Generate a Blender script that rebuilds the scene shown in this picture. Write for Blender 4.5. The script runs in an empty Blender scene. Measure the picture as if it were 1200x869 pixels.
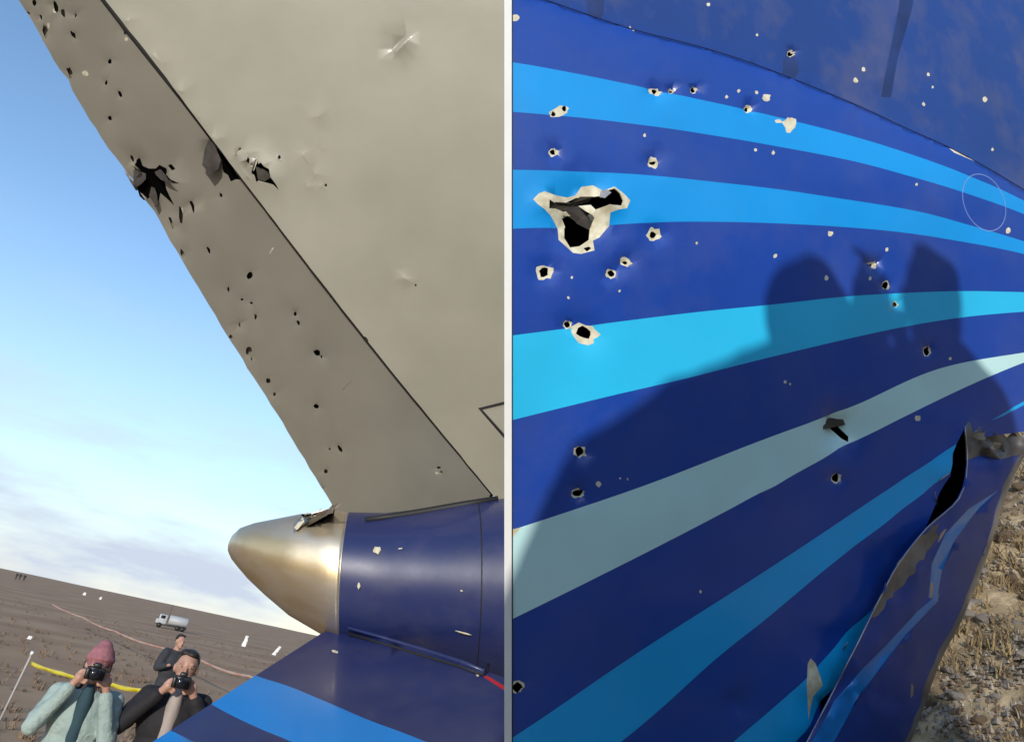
import bpy, bmesh, math, random
from mathutils import Vector, Matrix, noise
from mathutils.geometry import delaunay_2d_cdt
SC = bpy.context.scene
COL = SC.collection
random.seed(7)
# ------------------------------------------------------------------ camera, world, sun, exposure
FPX, CX, CY = 900.0, 600.0, 434.5
CAMZ = 1.9
EYE = Vector((0, 0, CAMZ))
_p = math.atan(350 / FPX); _r = math.radians(12.0)
FWD = Vector((0, math.cos(_p), math.sin(_p))); _w = Vector((0, -math.sin(_p), math.cos(_p))); _x = Vector((1, 0, 0))
RGT = math.cos(_r) * _x + math.sin(_r) * _w
UPV = -math.sin(_r) * _x + math.cos(_r) * _w
cam = bpy.data.cameras.new('camera'); camo = bpy.data.objects.new('camera', cam); COL.objects.link(camo)
m = Matrix.Identity(4)
for i in range(3):
    m[i][0] = RGT[i]; m[i][1] = UPV[i]; m[i][2] = -FWD[i]; m[i][3] = EYE[i]
camo.matrix_world = m
cam.sensor_width = 36; cam.lens = 36 * FPX / 1200; cam.clip_start = 0.02; cam.clip_end = 9000
SC.camera = camo

SUN_EL = math.radians(14.0); SUN_AZ = math.radians(-7.0)      # sun stands behind the camera, a touch to the left
TO_SUN = Vector((math.sin(SUN_AZ) * math.cos(SUN_EL), -math.cos(SUN_AZ) * math.cos(SUN_EL), math.sin(SUN_EL)))
world = bpy.data.worlds.new('World'); SC.world = world; world.use_nodes = True
nt = world.node_tree; nt.nodes.clear()
wo = nt.nodes.new('ShaderNodeOutputWorld'); bg = nt.nodes.new('ShaderNodeBackground'); bg.inputs[1].default_value = 0.15
sky = nt.nodes.new('ShaderNodeTexSky'); sky.sky_type = 'NISHITA'; sky.sun_disc = False
sky.sun_rotation = math.radians(180) + SUN_AZ
sky.sun_elevation = SUN_EL
sky.air_density = 1.0; sky.dust_density = 0.3; sky.ozone_density = 2.8
tc = nt.nodes.new('ShaderNodeTexCoord'); mp = nt.nodes.new('ShaderNodeMapping'); mp.inputs['Scale'].default_value = (1.3, 1.3, 5.5)
nz = nt.nodes.new('ShaderNodeTexNoise'); nz.inputs['Scale'].default_value = 2.3; nz.inputs['Detail'].default_value = 6; nz.inputs['Roughness'].default_value = .55
nt.links.new(tc.outputs['Generated'], mp.inputs[0]); nt.links.new(mp.outputs[0], nz.inputs[0])
rmp = nt.nodes.new('ShaderNodeMapRange'); rmp.inputs[1].default_value = .44; rmp.inputs[2].default_value = .66
nt.links.new(nz.outputs[0], rmp.inputs[0])
sp = nt.nodes.new('ShaderNodeSeparateXYZ'); nt.links.new(tc.outputs['Generated'], sp.inputs[0])
el = nt.nodes.new('ShaderNodeMapRange'); el.interpolation_type = 'SMOOTHSTEP'
el.inputs[1].default_value = .42; el.inputs[2].default_value = .04; nt.links.new(sp.outputs[2], el.inputs[0])
mu = nt.nodes.new('ShaderNodeMath'); mu.operation = 'MULTIPLY_ADD'; mu.inputs[1].default_value = 1.0
mu2 = nt.nodes.new('ShaderNodeMath'); mu2.operation = 'MULTIPLY'
ad = nt.nodes.new('ShaderNodeMath'); ad.operation = 'MULTIPLY_ADD'; ad.inputs[1].default_value = .6; ad.inputs[2].default_value = .4
nt.links.new(rmp.outputs[0], ad.inputs[0])
nt.links.new(ad.outputs[0], mu2.inputs[0]); nt.links.new(el.outputs[0], mu2.inputs[1])
mx = nt.nodes.new('ShaderNodeMixRGB'); mx.inputs[2].default_value = (2.75, 3.1, 3.7, 1)
nt.links.new(mu2.outputs[0], mx.inputs[0]); nt.links.new(sky.outputs[0], mx.inputs[1])
nt.links.new(mx.outputs[0], bg.inputs[0]); nt.links.new(bg.outputs[0], wo.inputs[0])
sun = bpy.data.lights.new('sun', 'SUN'); sun.energy = 2.2; sun.angle = math.radians(0.5); sun.color = (1.0, .93, .82)
suno = bpy.data.objects.new('sun', sun); COL.objects.link(suno); suno.rotation_euler = TO_SUN.to_track_quat('Z', 'Y').to_euler()
SC.view_settings.view_transform = 'Standard'; SC.view_settings.look = 'None'; SC.view_settings.exposure = 0.62; SC.view_settings.gamma = 1.0

# ------------------------------------------------------------------ helpers
def ray(px, py):
    return FWD + RGT * ((px - CX) / FPX) - UPV * ((py - CY) / FPX)
def at(px, py, depth):
    return EYE + ray(px, py) * depth
def on_plane(px, py, p0, n):
    d = ray(px, py); t = (p0 - EYE).dot(n) / d.dot(n); return EYE + d * t
def tag(o, label=None, cat=None, group=None, kind=None):
    if label: o['label'] = label
    if cat: o['category'] = cat
    if group: o['group'] = group
    if kind: o['kind'] = kind
    return o
def empty(name, loc):
    o = bpy.data.objects.new(name, None); o.empty_display_size = .1; COL.objects.link(o); o.location = loc; return o
def link(name, me, mats, parent=None, smooth=True):
    o = bpy.data.objects.new(name, me); COL.objects.link(o)
    for mt in (mats if isinstance(mats, (list, tuple)) else [mats]): me.materials.append(mt)
    if parent is not None:
        o.parent = parent; o.matrix_parent_inverse = Matrix.Translation(-Vector(parent.location)) if parent.parent is None else Matrix.Identity(4)
    if smooth: me.polygons.foreach_set('use_smooth', [True] * len(me.polygons))
    return o
def from_bm(name, bm, mats, parent=None, smooth=True):
    me = bpy.data.meshes.new(name); bmesh.ops.recalc_face_normals(bm, faces=bm.faces); bm.to_mesh(me); bm.free()
    return link(name, me, mats, parent, smooth)
def from_pd(name, v, f, mats, parent=None, smooth=True, mi=None):
    me = bpy.data.meshes.new(name); me.from_pydata([tuple(q) for q in v], [], f); me.update()
    o = link(name, me, mats, parent, smooth)
    if mi: me.polygons.foreach_set('material_index', mi)
    return o
def box(bm, c, s, rot=None, bevel=0):
    r = bmesh.ops.create_cube(bm, size=1.0); vs = r['verts']
    for v in vs:
        p = Vector((v.co.x * s[0], v.co.y * s[1], v.co.z * s[2])); v.co = (rot @ p if rot else p) + Vector(c)
    if bevel:
        es = list({e for v in vs for e in v.link_edges}); bmesh.ops.bevel(bm, geom=es, offset=bevel, segments=2, affect='EDGES', profile=.5)
def tube(bm, pts, rads, seg=10, cap=True):
    pts = [Vector(p) for p in pts]; rings = []
    if not isinstance(rads, (list, tuple)): rads = [rads] * len(pts)
    for i, p in enumerate(pts):
        t = (pts[min(i + 1, len(pts) - 1)] - pts[max(i - 1, 0)]).normalized()
        u = t.orthogonal().normalized(); 
        if i: u = (pu - t * pu.dot(t)).normalized()
        pu = u; w = t.cross(u)
        rings.append([bm.verts.new(p + (u * math.cos(6.28318 * k / seg) + w * math.sin(6.28318 * k / seg)) * rads[i]) for k in range(seg)])
    for a, b in zip(rings, rings[1:]):
        for k in range(seg): bm.faces.new((a[k], a[(k + 1) % seg], b[(k + 1) % seg], b[k]))
    if cap: bm.faces.new(rings[0][::-1]); bm.faces.new(rings[-1])
def ball(bm, c, r, seg=12, rot=None):
    q = bmesh.ops.create_uvsphere(bm, u_segments=seg, v_segments=max(6, seg * 2 // 3), radius=1.0)
    r = (r, r, r) if not isinstance(r, (tuple, list)) else r
    for v in q['verts']:
        p = Vector((v.co.x * r[0], v.co.y * r[1], v.co.z * r[2])); v.co = (rot @ p if rot else p) + Vector(c)
def capsule(bm, a, b, ra, rb, seg=12):
    a, b = Vector(a), Vector(b); d = (b - a)
    n = max(2, int(d.length / (min(ra, rb) * .7)) + 1)
    tube(bm, [a + d * (i / n) for i in range(n + 1)], [ra + (rb - ra) * i / n for i in range(n + 1)], seg)
    ball(bm, a, ra, seg); ball(bm, b, rb, seg)

# ------------------------------------------------------------------ materials
def nodes(name):
    mt = bpy.data.materials.new(name); mt.use_nodes = True; t = mt.node_tree; b = t.nodes['Principled BSDF']; return mt, t, b
def vary(t, b, col, col2, scale, detail=5, lo=.35, hi=.7, coord='Object', stretch=None):
    tcn = t.nodes.new('ShaderNodeTexCoord'); n = t.nodes.new('ShaderNodeTexNoise'); n.inputs['Scale'].default_value = scale; n.inputs['Detail'].default_value = detail
    src = tcn.outputs[coord]
    if stretch:
        mpn = t.nodes.new('ShaderNodeMapping'); mpn.inputs['Scale'].default_value = stretch; t.links.new(src, mpn.inputs[0]); src = mpn.outputs[0]
    t.links.new(src, n.inputs[0]); r = t.nodes.new('ShaderNodeMapRange'); r.inputs[1].default_value = lo; r.inputs[2].default_value = hi
    t.links.new(n.outputs[0], r.inputs[0]); mxn = t.nodes.new('ShaderNodeMixRGB'); mxn.inputs[1].default_value = (*col, 1); mxn.inputs[2].default_value = (*col2, 1)
    t.links.new(r.outputs[0], mxn.inputs[0]); t.links.new(mxn.outputs[0], b.inputs['Base Color']); return mxn, n, tcn
def bump(t, b, scale, dist, strength=.5, detail=4):
    tcn = t.nodes.new('ShaderNodeTexCoord'); n = t.nodes.new('ShaderNodeTexNoise'); n.inputs['Scale'].default_value = scale; n.inputs['Detail'].default_value = detail
    t.links.new(tcn.outputs['Object'], n.inputs[0]); bp = t.nodes.new('ShaderNodeBump'); bp.inputs['Distance'].default_value = dist; bp.inputs['Strength'].default_value = strength
    t.links.new(n.outputs[0], bp.inputs['Height']); t.links.new(bp.outputs[0], b.inputs['Normal'])
def mat(name, col, rough=.6, metal=0, col2=None, scale=8, bmp=None, coat=0, spec=.5, lo=.35, hi=.7, stretch=None):
    mt, t, b = nodes(name); b.inputs['Base Color'].default_value = (*col, 1); b.inputs['Roughness'].default_value = rough; b.inputs['Metallic'].default_value = metal
    b.inputs['Coat Weight'].default_value = coat; b.inputs['Coat Roughness'].default_value = .12; b.inputs['Specular IOR Level'].default_value = spec
    vary(t, b, col, col2 or tuple(c * .8 for c in col), scale, lo=lo, hi=hi, stretch=stretch)
    if bmp: bump(t, b, *bmp)
    return mt
def paint(name, col, dust=(.2, .17, .14), amount=.10, rough=.34, coat=.35):
    """aircraft gloss paint: slight tone drift, a thin film of dust in patches, orange peel"""
    mt, t, b = nodes(name); b.inputs['Roughness'].default_value = rough; b.inputs['Coat Weight'].default_value = coat; b.inputs['Coat Roughness'].default_value = .1
    m1, n1, tcn = vary(t, b, col, tuple(c * .86 for c in col), 3.0)
    n2 = t.nodes.new('ShaderNodeTexNoise'); n2.inputs['Scale'].default_value = 5.5; n2.inputs['Detail'].default_value = 9; n2.inputs['Roughness'].default_value = .65
    t.links.new(tcn.outputs['Object'], n2.inputs[0]); r = t.nodes.new('ShaderNodeMapRange'); r.inputs[1].default_value = .45; r.inputs[2].default_value = .85; r.inputs[4].default_value = amount * 2.2
    t.links.new(n2.outputs[0], r.inputs[0]); m2 = t.nodes.new('ShaderNodeMixRGB'); m2.inputs[2].default_value = (*dust, 1)
    t.links.new(r.outputs[0], m2.inputs[0]); t.links.new(m1.outputs[0], m2.inputs[1]); t.links.new(m2.outputs[0], b.inputs['Base Color'])
    rr = t.nodes.new('ShaderNodeMath'); rr.operation = 'MULTIPLY_ADD'; rr.inputs[1].default_value = .8; rr.inputs[2].default_value = rough; t.links.new(r.outputs[0], rr.inputs[0]); t.links.new(rr.outputs[0], b.inputs['Roughness'])
    bump(t, b, 14, .002, .25); return mt
M = {}
M['navy'] = paint('navy_paint', (.010, .060, .38), amount=.07)
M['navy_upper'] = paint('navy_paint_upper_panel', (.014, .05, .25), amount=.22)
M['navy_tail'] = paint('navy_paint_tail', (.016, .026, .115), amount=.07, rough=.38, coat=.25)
M['cyan'] = paint('cyan_paint', (.004, .33, .86), amount=.02)
M['cyan_light'] = paint('light_cyan_paint', (.025, .56, .95), amount=.02)
M['cyan_low'] = paint('mid_cyan_paint', (.006, .43, .95), amount=.03)
M['aqua'] = paint('pale_aqua_paint', (.58, .88, .90), amount=.02)
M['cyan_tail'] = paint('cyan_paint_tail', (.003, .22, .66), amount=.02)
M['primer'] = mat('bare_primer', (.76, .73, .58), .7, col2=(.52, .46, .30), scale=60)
M['chip_dark'] = mat('scorched_edge', (.16, .13, .10), .7, col2=(.4, .36, .28), scale=90)
M['inner'] = mat('inner_skin', (.07, .06, .045), .8, col2=(.03, .027, .02), scale=20)
M['shade_black'] = mat('near_black', (.004, .004, .004), .95, spec=0)  # near-black, stands in for shade inside holes and rips
M['alu'] = mat('bare_aluminium', (.55, .53, .50), .38, .8, col2=(.36, .33, .30), scale=14, bmp=(30, .003, .4))
M['alu_dusty'] = mat('dusty_torn_metal', (.17, .155, .145), .5, .5, col2=(.07, .06, .055), scale=18, bmp=(22, .004, .6))
M['frame'] = mat('plain_white_paint', (.86, .86, .84), .6, col2=(.8, .8, .78), scale=12)  # plain white for the added divider strip, also for caps and bent panel
M['beige'] = paint('beige_fin_paint', (.335, .315, .248), dust=(.26, .23, .175), amount=.05, rough=.45, coat=.1)
M['beige_rudder'] = paint('beige_rudder_paint', (.325, .308, .256), dust=(.24, .215, .17), amount=.06, rough=.5, coat=.05)
M['black'] = mat('black_rubber', (.015, .015, .017), .6)
M['red'] = mat('red_paint', (.5, .02, .03), .45)
M['chalk'] = mat('white_chalk', (.22, .32, .62), .9)
M['soot_refl'] = mat('soot_and_reflection', (.012, .03, .12), .5, col2=(.02, .045, .2), scale=9)
M['star_metal'] = None
def cone_mat():
    mt, t, b = nodes('heat_stained_metal'); b.inputs['Metallic'].default_value = .85; b.inputs['Roughness'].default_value = .40
    mxn, n, tcn = vary(t, b, (.74, .66, .54), (.60, .47, .28), 2.2, detail=7, lo=.38, hi=.66, stretch=(1, 4, 4)); bump(t, b, 30, .001, .3); return mt
M['cone'] = cone_mat()

# ------------------------------------------------------------------ 2-D outline -> cut sheet
def inpoly(x, y, P):
    c = False; j = len(P) - 1
    for i in range(len(P)):
        xi, yi = P[i]; xj, yj = P[j]
        if (yi > y) != (yj > y) and x < (xj - xi) * (y - yi) / (yj - yi) + xi: c = not c
        j = i
    return c
class Poly:
    def __init__(s, pts):
        s.p = pts; xs = [q[0] for q in pts]; ys = [q[1] for q in pts]; s.b = (min(xs), max(xs), min(ys), max(ys))
    def has(s, x, y): return s.b[0] <= x <= s.b[1] and s.b[2] <= y <= s.b[3] and inpoly(x, y, s.p)
def blob(cx, cy, rx, ry=None, n=11, jag=.22, rot=0, seed=None):
    ry = ry or rx; rg = random.Random(seed if seed is not None else int(cx * 31 + cy * 17)); o = []
    for k in range(n):
        a = 6.28318 * k / n + rg.uniform(-.12, .12); q = 1 + rg.uniform(-jag, jag); x, y = math.cos(a) * rx * q, math.sin(a) * ry * q
        o.append((cx + x * math.cos(rot) - y * math.sin(rot), cy + x * math.sin(rot) + y * math.cos(rot)))
    return o
def spline(P, step=9.0):
    out = []
    for i in range(len(P) - 1):
        p0, p1, p2, p3 = P[max(i - 1, 0)], P[i], P[i + 1], P[min(i + 2, len(P) - 1)]
        n = max(1, int(math.hypot(p2[0] - p1[0], p2[1] - p1[1]) / step))
        for k in range(n):
            t = k / n; q = []
            for d in (0, 1):
                m1 = (p2[d] - p0[d]) * .5; m2 = (p3[d] - p1[d]) * .5
                if i == 0: m1 = p2[d] - p1[d]
                if i == len(P) - 2: m2 = p2[d] - p1[d]
                q.append((2 * t**3 - 3 * t**2 + 1) * p1[d] + (t**3 - 2 * t**2 + t) * m1 + (-2 * t**3 + 3 * t**2) * p2[d] + (t**3 - t**2) * m2)
            out.append(tuple(q))
    out.append(tuple(P[-1])); return out
def yat(curve, x):
    if x <= curve[0][0]: a, b = curve[0], curve[1]
    elif x >= curve[-1][0]: a, b = curve[-2], curve[-1]
    else:
        for a, b in zip(curve, curve[1:]):
            if a[0] <= x <= b[0]: break
    return a[1] + (b[1] - a[1]) * (x - a[0]) / max(1e-6, b[0] - a[0])
def dens(P, step):
    o = []
    for a, b in zip(P, P[1:] + P[:1]):
        n = max(1, int(math.hypot(b[0] - a[0], b[1] - a[1]) / step))
        o += [(a[0] + (b[0] - a[0]) * k / n, a[1] + (b[1] - a[1]) * k / n) for k in range(n)]
    return o
def sheet(name, outline, curves, loops, step, lift, classify, mats, parent, thick=.0018, back=None, ystep=None):
    """triangulate an outline with cut-outs and paint edges, then lift it onto its real surface"""
    outl = dens(outline, step); OP = Poly(outl); V, Ed = [], []
    def add(pts, closed):
        b = len(V); V.extend(Vector(p) for p in pts)
        Ed.extend((b + i, b + i + 1) for i in range(len(pts) - 1))
        if closed: Ed.append((b + len(pts) - 1, b))
    add(outl, True)
    for c in curves: add(c, False)
    for l in loops: add(l, True)
    x0, x1, y0, y1 = OP.b; rg = random.Random(3); y = y0
    while y < y1:
        x = x0
        while x < x1:
            gx, gy = x + rg.uniform(-.2, .2) * step, y + rg.uniform(-.2, .2) * step
            if OP.has(gx, gy): V.append(Vector((gx, gy)))
            x += step
        y += step
    vo, eo, fo, *_ = delaunay_2d_cdt(V, Ed, [], 0, 1e-3)
    F, MI, use = [], [], {}
    for f in fo:
        cx = sum(vo[i].x for i in f) / len(f); cy = sum(vo[i].y for i in f) / len(f)
        if not OP.has(cx, cy): continue
        k = classify(cx, cy)
        if k is None: continue
        F.append([use.setdefault(i, len(use)) for i in reversed(f)]); MI.append(k)
    P3 = [None] * len(use)
    for i, j in use.items(): P3[j] = lift(vo[i].x, vo[i].y)
    if back:                                  # closed hollow body: sides and far skin
        ol = [lift(*q) for q in outl]; ob = [p + back(*q) for p, q in zip(ol, outl)]; b = len(P3); n = len(ol)
        P3 += ol + ob
        for i in range(n):
            j = (i + 1) % n; F.append([b + i, b + j, b + n + j, b + n + i]); MI.append(0)
        F.append([b + n + i for i in range(n)]); MI.append(0)
    me = bpy.data.meshes.new(name); me.from_pydata([tuple(q) for q in P3], [], F); me.update()
    o = link(name, me, mats, parent); me.polygons.foreach_set('material_index', MI)
    cnt = {}
    for p in me.polygons:
        for e in p.edge_keys: cnt[e] = cnt.get(e, 0) + 1
    for e in me.edges:
        if cnt.get(tuple(sorted(e.vertices)), 0) == 1: e.use_edge_sharp = True
    if back:
        me.polygons.foreach_set('use_smooth', [i < len(F) - n - 1 for i in range(len(F))])
    elif thick:
        md = o.modifiers.new('thickness', 'SOLIDIFY'); md.thickness = thick; md.offset = -1; md.material_offset = 20; md.use_rim = True
    return o

# ------------------------------------------------------------------ ground
def sst(a, b, x):
    t = min(1, max(0, (x - a) / (b - a))); return t * t * (3 - 2 * t)
PLAIN = -.15
def ground_h(x, y):
    r = math.hypot(x, y)
    bank = 1.1 + .62 * x + .07 * y + (.10 * max(0, x - 1) ** 2 if x < 4 else .9)
    bank = min(bank, 4.6) if bank > 0 else 0
    bank += .64 * sst(1.0, -1.2, y) + .5 * max(0, y - 1.6) * sst(.5, 1.2, x)
    k = sst(-1.5, .25, x - .12 * y * (1 if y > 0 else 0)) * (1 - sst(7, 16, r))
    h = bank * k + PLAIN * sst(2.5, 5, r)
    h += .035 * noise.noise(Vector((x * 1.7, y * 1.7, 0))) * min(1, r) + .02 * noise.noise(Vector((x * 6, y * 6, 3))) * (1 if r < 12 else 0)
    h += .10 * noise.noise(Vector((x * .12, y * .12, 5))) * sst(8, 30, r)
    h += 1.6 * noise.noise(Vector((x * .004, y * .004, 7))) * sst(150, 500, r) + .5 * noise.noise(Vector((x * .02, y * .02, 3))) * sst(80, 300, r)
    if r < 7 and x > .3: h += .05 * noise.noise(Vector((x * 3.3, y * 3.3, 9))) + .025 * noise.noise(Vector((x * 11, y * 11, 2)))
    return h
def build_ground():
    NA = 300; rad = [.0]; r = .12
    while r < 4500: rad.append(r); r *= 1.055 if r < 40 else 1.16
    V = [(0, 0, ground_h(0, 0))]; F = []
    for q in rad[1:]:
        for k in range(NA):
            a = 6.28318530718 * k / NA; x, y = q * math.cos(a), q * math.sin(a); V.append((x, y, ground_h(x, y)))
    for k in range(NA): F.append((0, 1 + k, 1 + (k + 1) % NA))
    for i in range(len(rad) - 2):
        b = 1 + i * NA
        for k in range(NA): F.append((b + k, b + NA + k, b + NA + (k + 1) % NA, b + (k + 1) % NA))
    mt, t, b = nodes('dry_steppe_soil'); b.inputs['Roughness'].default_value = .95; b.inputs['Specular IOR Level'].default_value = .15
    mx1, n1, tcn = vary(t, b, (.38, .225, .13), (.47, .305, .18), .22, detail=9, lo=.4, hi=.62)
    n2 = t.nodes.new('ShaderNodeTexNoise'); n2.inputs['Scale'].default_value = 9; n2.inputs['Detail'].default_value = 10; n2.inputs['Roughness'].default_value = .7; t.links.new(tcn.outputs['Object'], n2.inputs[0])
    r2 = t.nodes.new('ShaderNodeMapRange'); r2.inputs[1].default_value = .36; r2.inputs[2].default_value = .66; t.links.new(n2.outputs[0], r2.inputs[0])
    gcol = t.nodes.new('ShaderNodeMixRGB'); gcol.inputs[1].default_value = (.16, .115, .07, 1); gcol.inputs[2].default_value = (.56, .45, .29, 1); t.links.new(r2.outputs[0], gcol.inputs[0])
    sx = t.nodes.new('ShaderNodeSeparateXYZ'); t.links.new(tcn.outputs['Object'], sx.inputs[0])
    zr = t.nodes.new('ShaderNodeMapRange'); zr.inputs[1].default_value = .5; zr.inputs[2].default_value = 1.2; t.links.new(sx.outputs[2], zr.inputs[0])
    mx2 = t.nodes.new('ShaderNodeMixRGB'); t.links.new(zr.outputs[0], mx2.inputs[0]); t.links.new(mx1.outputs[0], mx2.inputs[1]); t.links.new(gcol.outputs[0], mx2.inputs[2]); t.links.new(mx2.outputs[0], b.inputs['Base Color'])
    bump(t, b, 30, .02, .55, 8)
    tag(from_pd('ground', V, F, mt), kind='structure')
build_ground()

# ------------------------------------------------------------------ fuselage section (right)
AX = ray(3000, 1200).normalized(); _v = Vector((0, 1, .22)).normalized(); FP0 = at(600, 420, 1.30)
FN = -(_v - AX * _v.dot(AX)).normalized(); FC = FN.cross(AX); FR = 7.0
def fus(px, py):
    d = ray(px, py); o = EYE - FP0; q0, q1, w0, w1 = o.dot(FC), d.dot(FC), o.dot(FN), d.dot(FN)
    A = q1 * q1 - w1 * w1; B = 2 * (q0 * q1 - w0 * w1 + FR * w1); C = q0 * q0 - w0 * w0 + 2 * FR * w0; D = B * B - 4 * A * C
    ts = [t for t in ((-B - math.sqrt(max(D, 0))) / (2 * A), (-B + math.sqrt(max(D, 0))) / (2 * A)) if t > 0 and FR - (w0 + w1 * t) > 0]
    t = min(ts) if ts else 4.5
    X = o + d * t; q = X.dot(FC); N = (FN + FC * (q / math.sqrt(FR * FR + q * q))).normalized()
    return EYE + d * t, N
seam = spline([(560, -28), (643, 0), (738, 32), (828, 56), (900, 80), (996, 119), (1059, 148), (1107, 169), (1144, 188), (1181, 209), (1240, 243), (1300, 280)])
ST = []      # stripe upper edge, lower edge, material index
def stripe(a, b, k): ST.append((spline(a), spline(b), k))
stripe([(560, 67), (600, 73), (738, 99), (900, 135), (996, 159), (1088, 188), (1155, 214), (1189, 229), (1240, 254), (1300, 285)], [(560, 125), (600, 131), (696, 140), (791, 152), (895, 169), (996, 188), (1075, 209), (1144, 230), (1200, 250), (1240, 268), (1300, 297)], 2)
stripe([(560, 198), (600, 199), (738, 204), (895, 220), (966, 230), (1063, 245), (1132, 262), (1200, 282), (1300, 315)], [(560, 270), (600, 268), (722, 263), (800, 260), (910, 262), (1029, 269), (1118, 281), (1200, 297), (1300, 325)], 2)
stripe([(560, 398), (600, 393), (796, 368), (903, 357), (1009, 346), (1118, 341), (1200, 342), (1300, 345)], [(560, 502), (600, 492), (714, 464), (805, 443), (900, 419), (1029, 389), (1118, 373), (1200, 365), (1300, 360)], 3)
stripe([(560, 634), (611, 617), (756, 568), (900, 513), (995, 478), (1097, 433), (1200, 413), (1300, 400)], [(560, 744), (600, 725), (770, 640), (890, 578), (996, 521), (1088, 474), (1184, 431), (1300, 390)], 4)
stripe([(540, 900), (600, 864), (748, 764), (905, 664), (1017, 589), (1115, 521), (1189, 476), (1300, 420)], [(560, 985), (727, 869), (843, 769), (900, 724), (973, 662), (1102, 557), (1144, 503), (1189, 480), (1300, 424)], 9)
stripe([(700, 1000), (780, 940), (862, 867), (940, 796), (1027, 697), (1100, 610)], [(700, 1120), (850, 960), (928, 869), (1000, 760), (1026, 718), (1100, 625)], 9)
TEAR = spline([(1130, 494), (1133, 544), (1123, 584), (1086, 618), (1054, 658), (1032, 698), (995, 772), (945, 869), (868, 1010), (800, 1130)], 12)
EDGE = spline([(1126, 500), (1112, 531), (1106, 557), (1085, 599), (1070, 631), (1049, 661), (1033, 690), (1027, 703), (969, 809), (943, 869)], 10)
HOLES, CHIPS_LIT, BUMPS = [], [], []      # polygons cut through / bare patches and a painted sunlit spot / relief (x, y, radius, height)
def hole(x, y, chip, r, cry=None, ry=None, rot=0, amp=-.005, dx=0, dy=0):
    if chip: CHIPS_LIT.append(Poly(blob(x, y, chip * .9, (cry or chip) * .88, 15, .24, rot)))
    if r: HOLES.append(Poly(blob(x + dx, y + dy, r, ry or r, 9, .3, rot, seed=int(x * 7 + y))))
    BUMPS.append((x, y, max(chip, r) * 1.1, amp))
big = lambda L: Poly([(590 + .2648 * a, 190 + .2648 * b) for a, b in L])
CHIPS_LIT.append(big([(130, 165), (155, 140), (180, 130), (240, 145), (290, 150), (330, 140), (350, 105), (400, 100), (440, 128), (490, 108), (530, 140), (560, 170), (545, 205), (505, 212), (470, 225), (472, 280), (430, 330), (400, 345), (404, 390), (345, 405), (310, 400), (275, 365), (250, 340), (252, 290), (215, 235), (180, 210), (150, 190)]))
HOLES.append(big([(275, 240), (305, 225), (330, 240), (365, 262), (395, 290), (385, 340), (340, 370), (300, 375), (280, 330), (286, 280)]))
HOLES.append(big([(198, 168), (235, 178), (275, 178), (330, 152), (372, 147), (405, 150), (440, 152), (462, 125), (490, 118), (512, 140), (527, 172), (520, 195), (460, 196), (405, 208), (386, 232), (340, 196), (280, 210), (235, 203), (200, 206)]))
HOLES.append(big([(358, 378), (385, 370), (392, 380), (372, 394)]))
BUMPS += [(680, 252, 34, -.012), (712, 238, 14, .01), (640, 238, 12, .006)]
for a in [(639, 318, 11, 5.5), (717, 320, 7, 3.6), (734, 307, 8, 2.4, 6, 2, .5), (767, 274, 9, 4), (687, 390, 18, 8.5, 13, 7.5, .3), (667, 380, 6, 4), (649, 178, 6, 3.4), (766, 190, 8, 2.2, 6, 4, 1.2),
          (769, 106, 8, 3.2, 4.5, 3, .3), (788, 106, 4, 1.6), (814, 104.5, 4.5, 3), (877, 127, 5, 2), (932, 59, 4.5, 2.8), (1040.5, 333.5, 5, 3, 6, 4, .2), (1052, 356, 3.6, 2.8), (1088, 411, 4.6, 3, 7, 5, .3),
          (681, 529, 8.5, 6, 8, 5.5, .6), (678, 578, 9, 6, 6, 3.5, -.3), (982, 560, 6, 3.6, 7, 5), (606, 805, 9, 6.5), (1028, 309, 4, 1.4, 5, 2)]:
    hole(*a)
CHIPS_LIT.append(Poly(blob(655, 131, 12, 6, 14, .15, -.35))); HOLES.append(Poly(blob(648, 134, 2.6, 3.2, 7))); HOLES.append(Poly(blob(661, 128, 2.6, 3.4, 7)))
CHIPS_LIT.append(Poly(blob(924, 144, 7, 9, 14, .4))); CHIPS_LIT.append(Poly(blob(912, 142, 4, 2.5, 9, .3))); CHIPS_LIT.append(Poly(blob(898, 115, 5, 3.6, 9, .4)))
CHIPS_LIT.append(Poly(blob(604, 21, 5, 4.2, 10, .1)))
HOLES.append(Poly([(890 + .2647 * a, 430 + .2647 * b) for a, b in [(345, 262), (355, 245), (375, 238), (388, 268), (418, 308), (412, 332), (388, 318), (368, 282)]])); BUMPS.append((985, 505, 22, -.014))
for x, y, r in [(851, 114, 2), (865, 107, 2), (886, 109, 2), (755, 159, 2), (834, 2, 2), (891, 38, 1.6), (885, 176, 1.6), (1006, 92, 3), (1016, 79, 2.2), (1092, 85, 2), (1086, 120, 2), (1159, 114, 2.6), (1168, 173, 1.7), (906, 179, 2), (1074, 216, 1.6),
                (973, 274, 3), (908, 300, 2.4), (968, 326, 2.6), (1040, 292, 2), (1020.6, 326, 2), (1183, 270, 3), (816, 285, 1.4), (701, 567, 3), (1075, 490, 3.2), (821, 693, 1.7), (670, 325, 1.4), (666, 349, 1.6), (726, 341, 1.4), (920, 447, 1.8), (926, 450, 1.2), (1114, 420, 1.8), (726, 560, 1.2), (735, 561, 1.2), (1097, 100, 1.5)]:
    CHIPS_LIT.append(Poly(blob(x, y, r, r * 1.15, 8, .25)))
CHIPS_LIT += [Poly([(1112, 174), (1120, 176), (1134, 183), (1142, 189), (1130, 184), (1118, 179)]), Poly(blob(742, 32, 1.6, 4.5, 8, .2, -.1)), Poly([(600, 620), (610, 617.5), (604, 626), (600, 631)])]  # last polygon: small sunlit spot on the pale stripe, painted as colour
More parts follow.
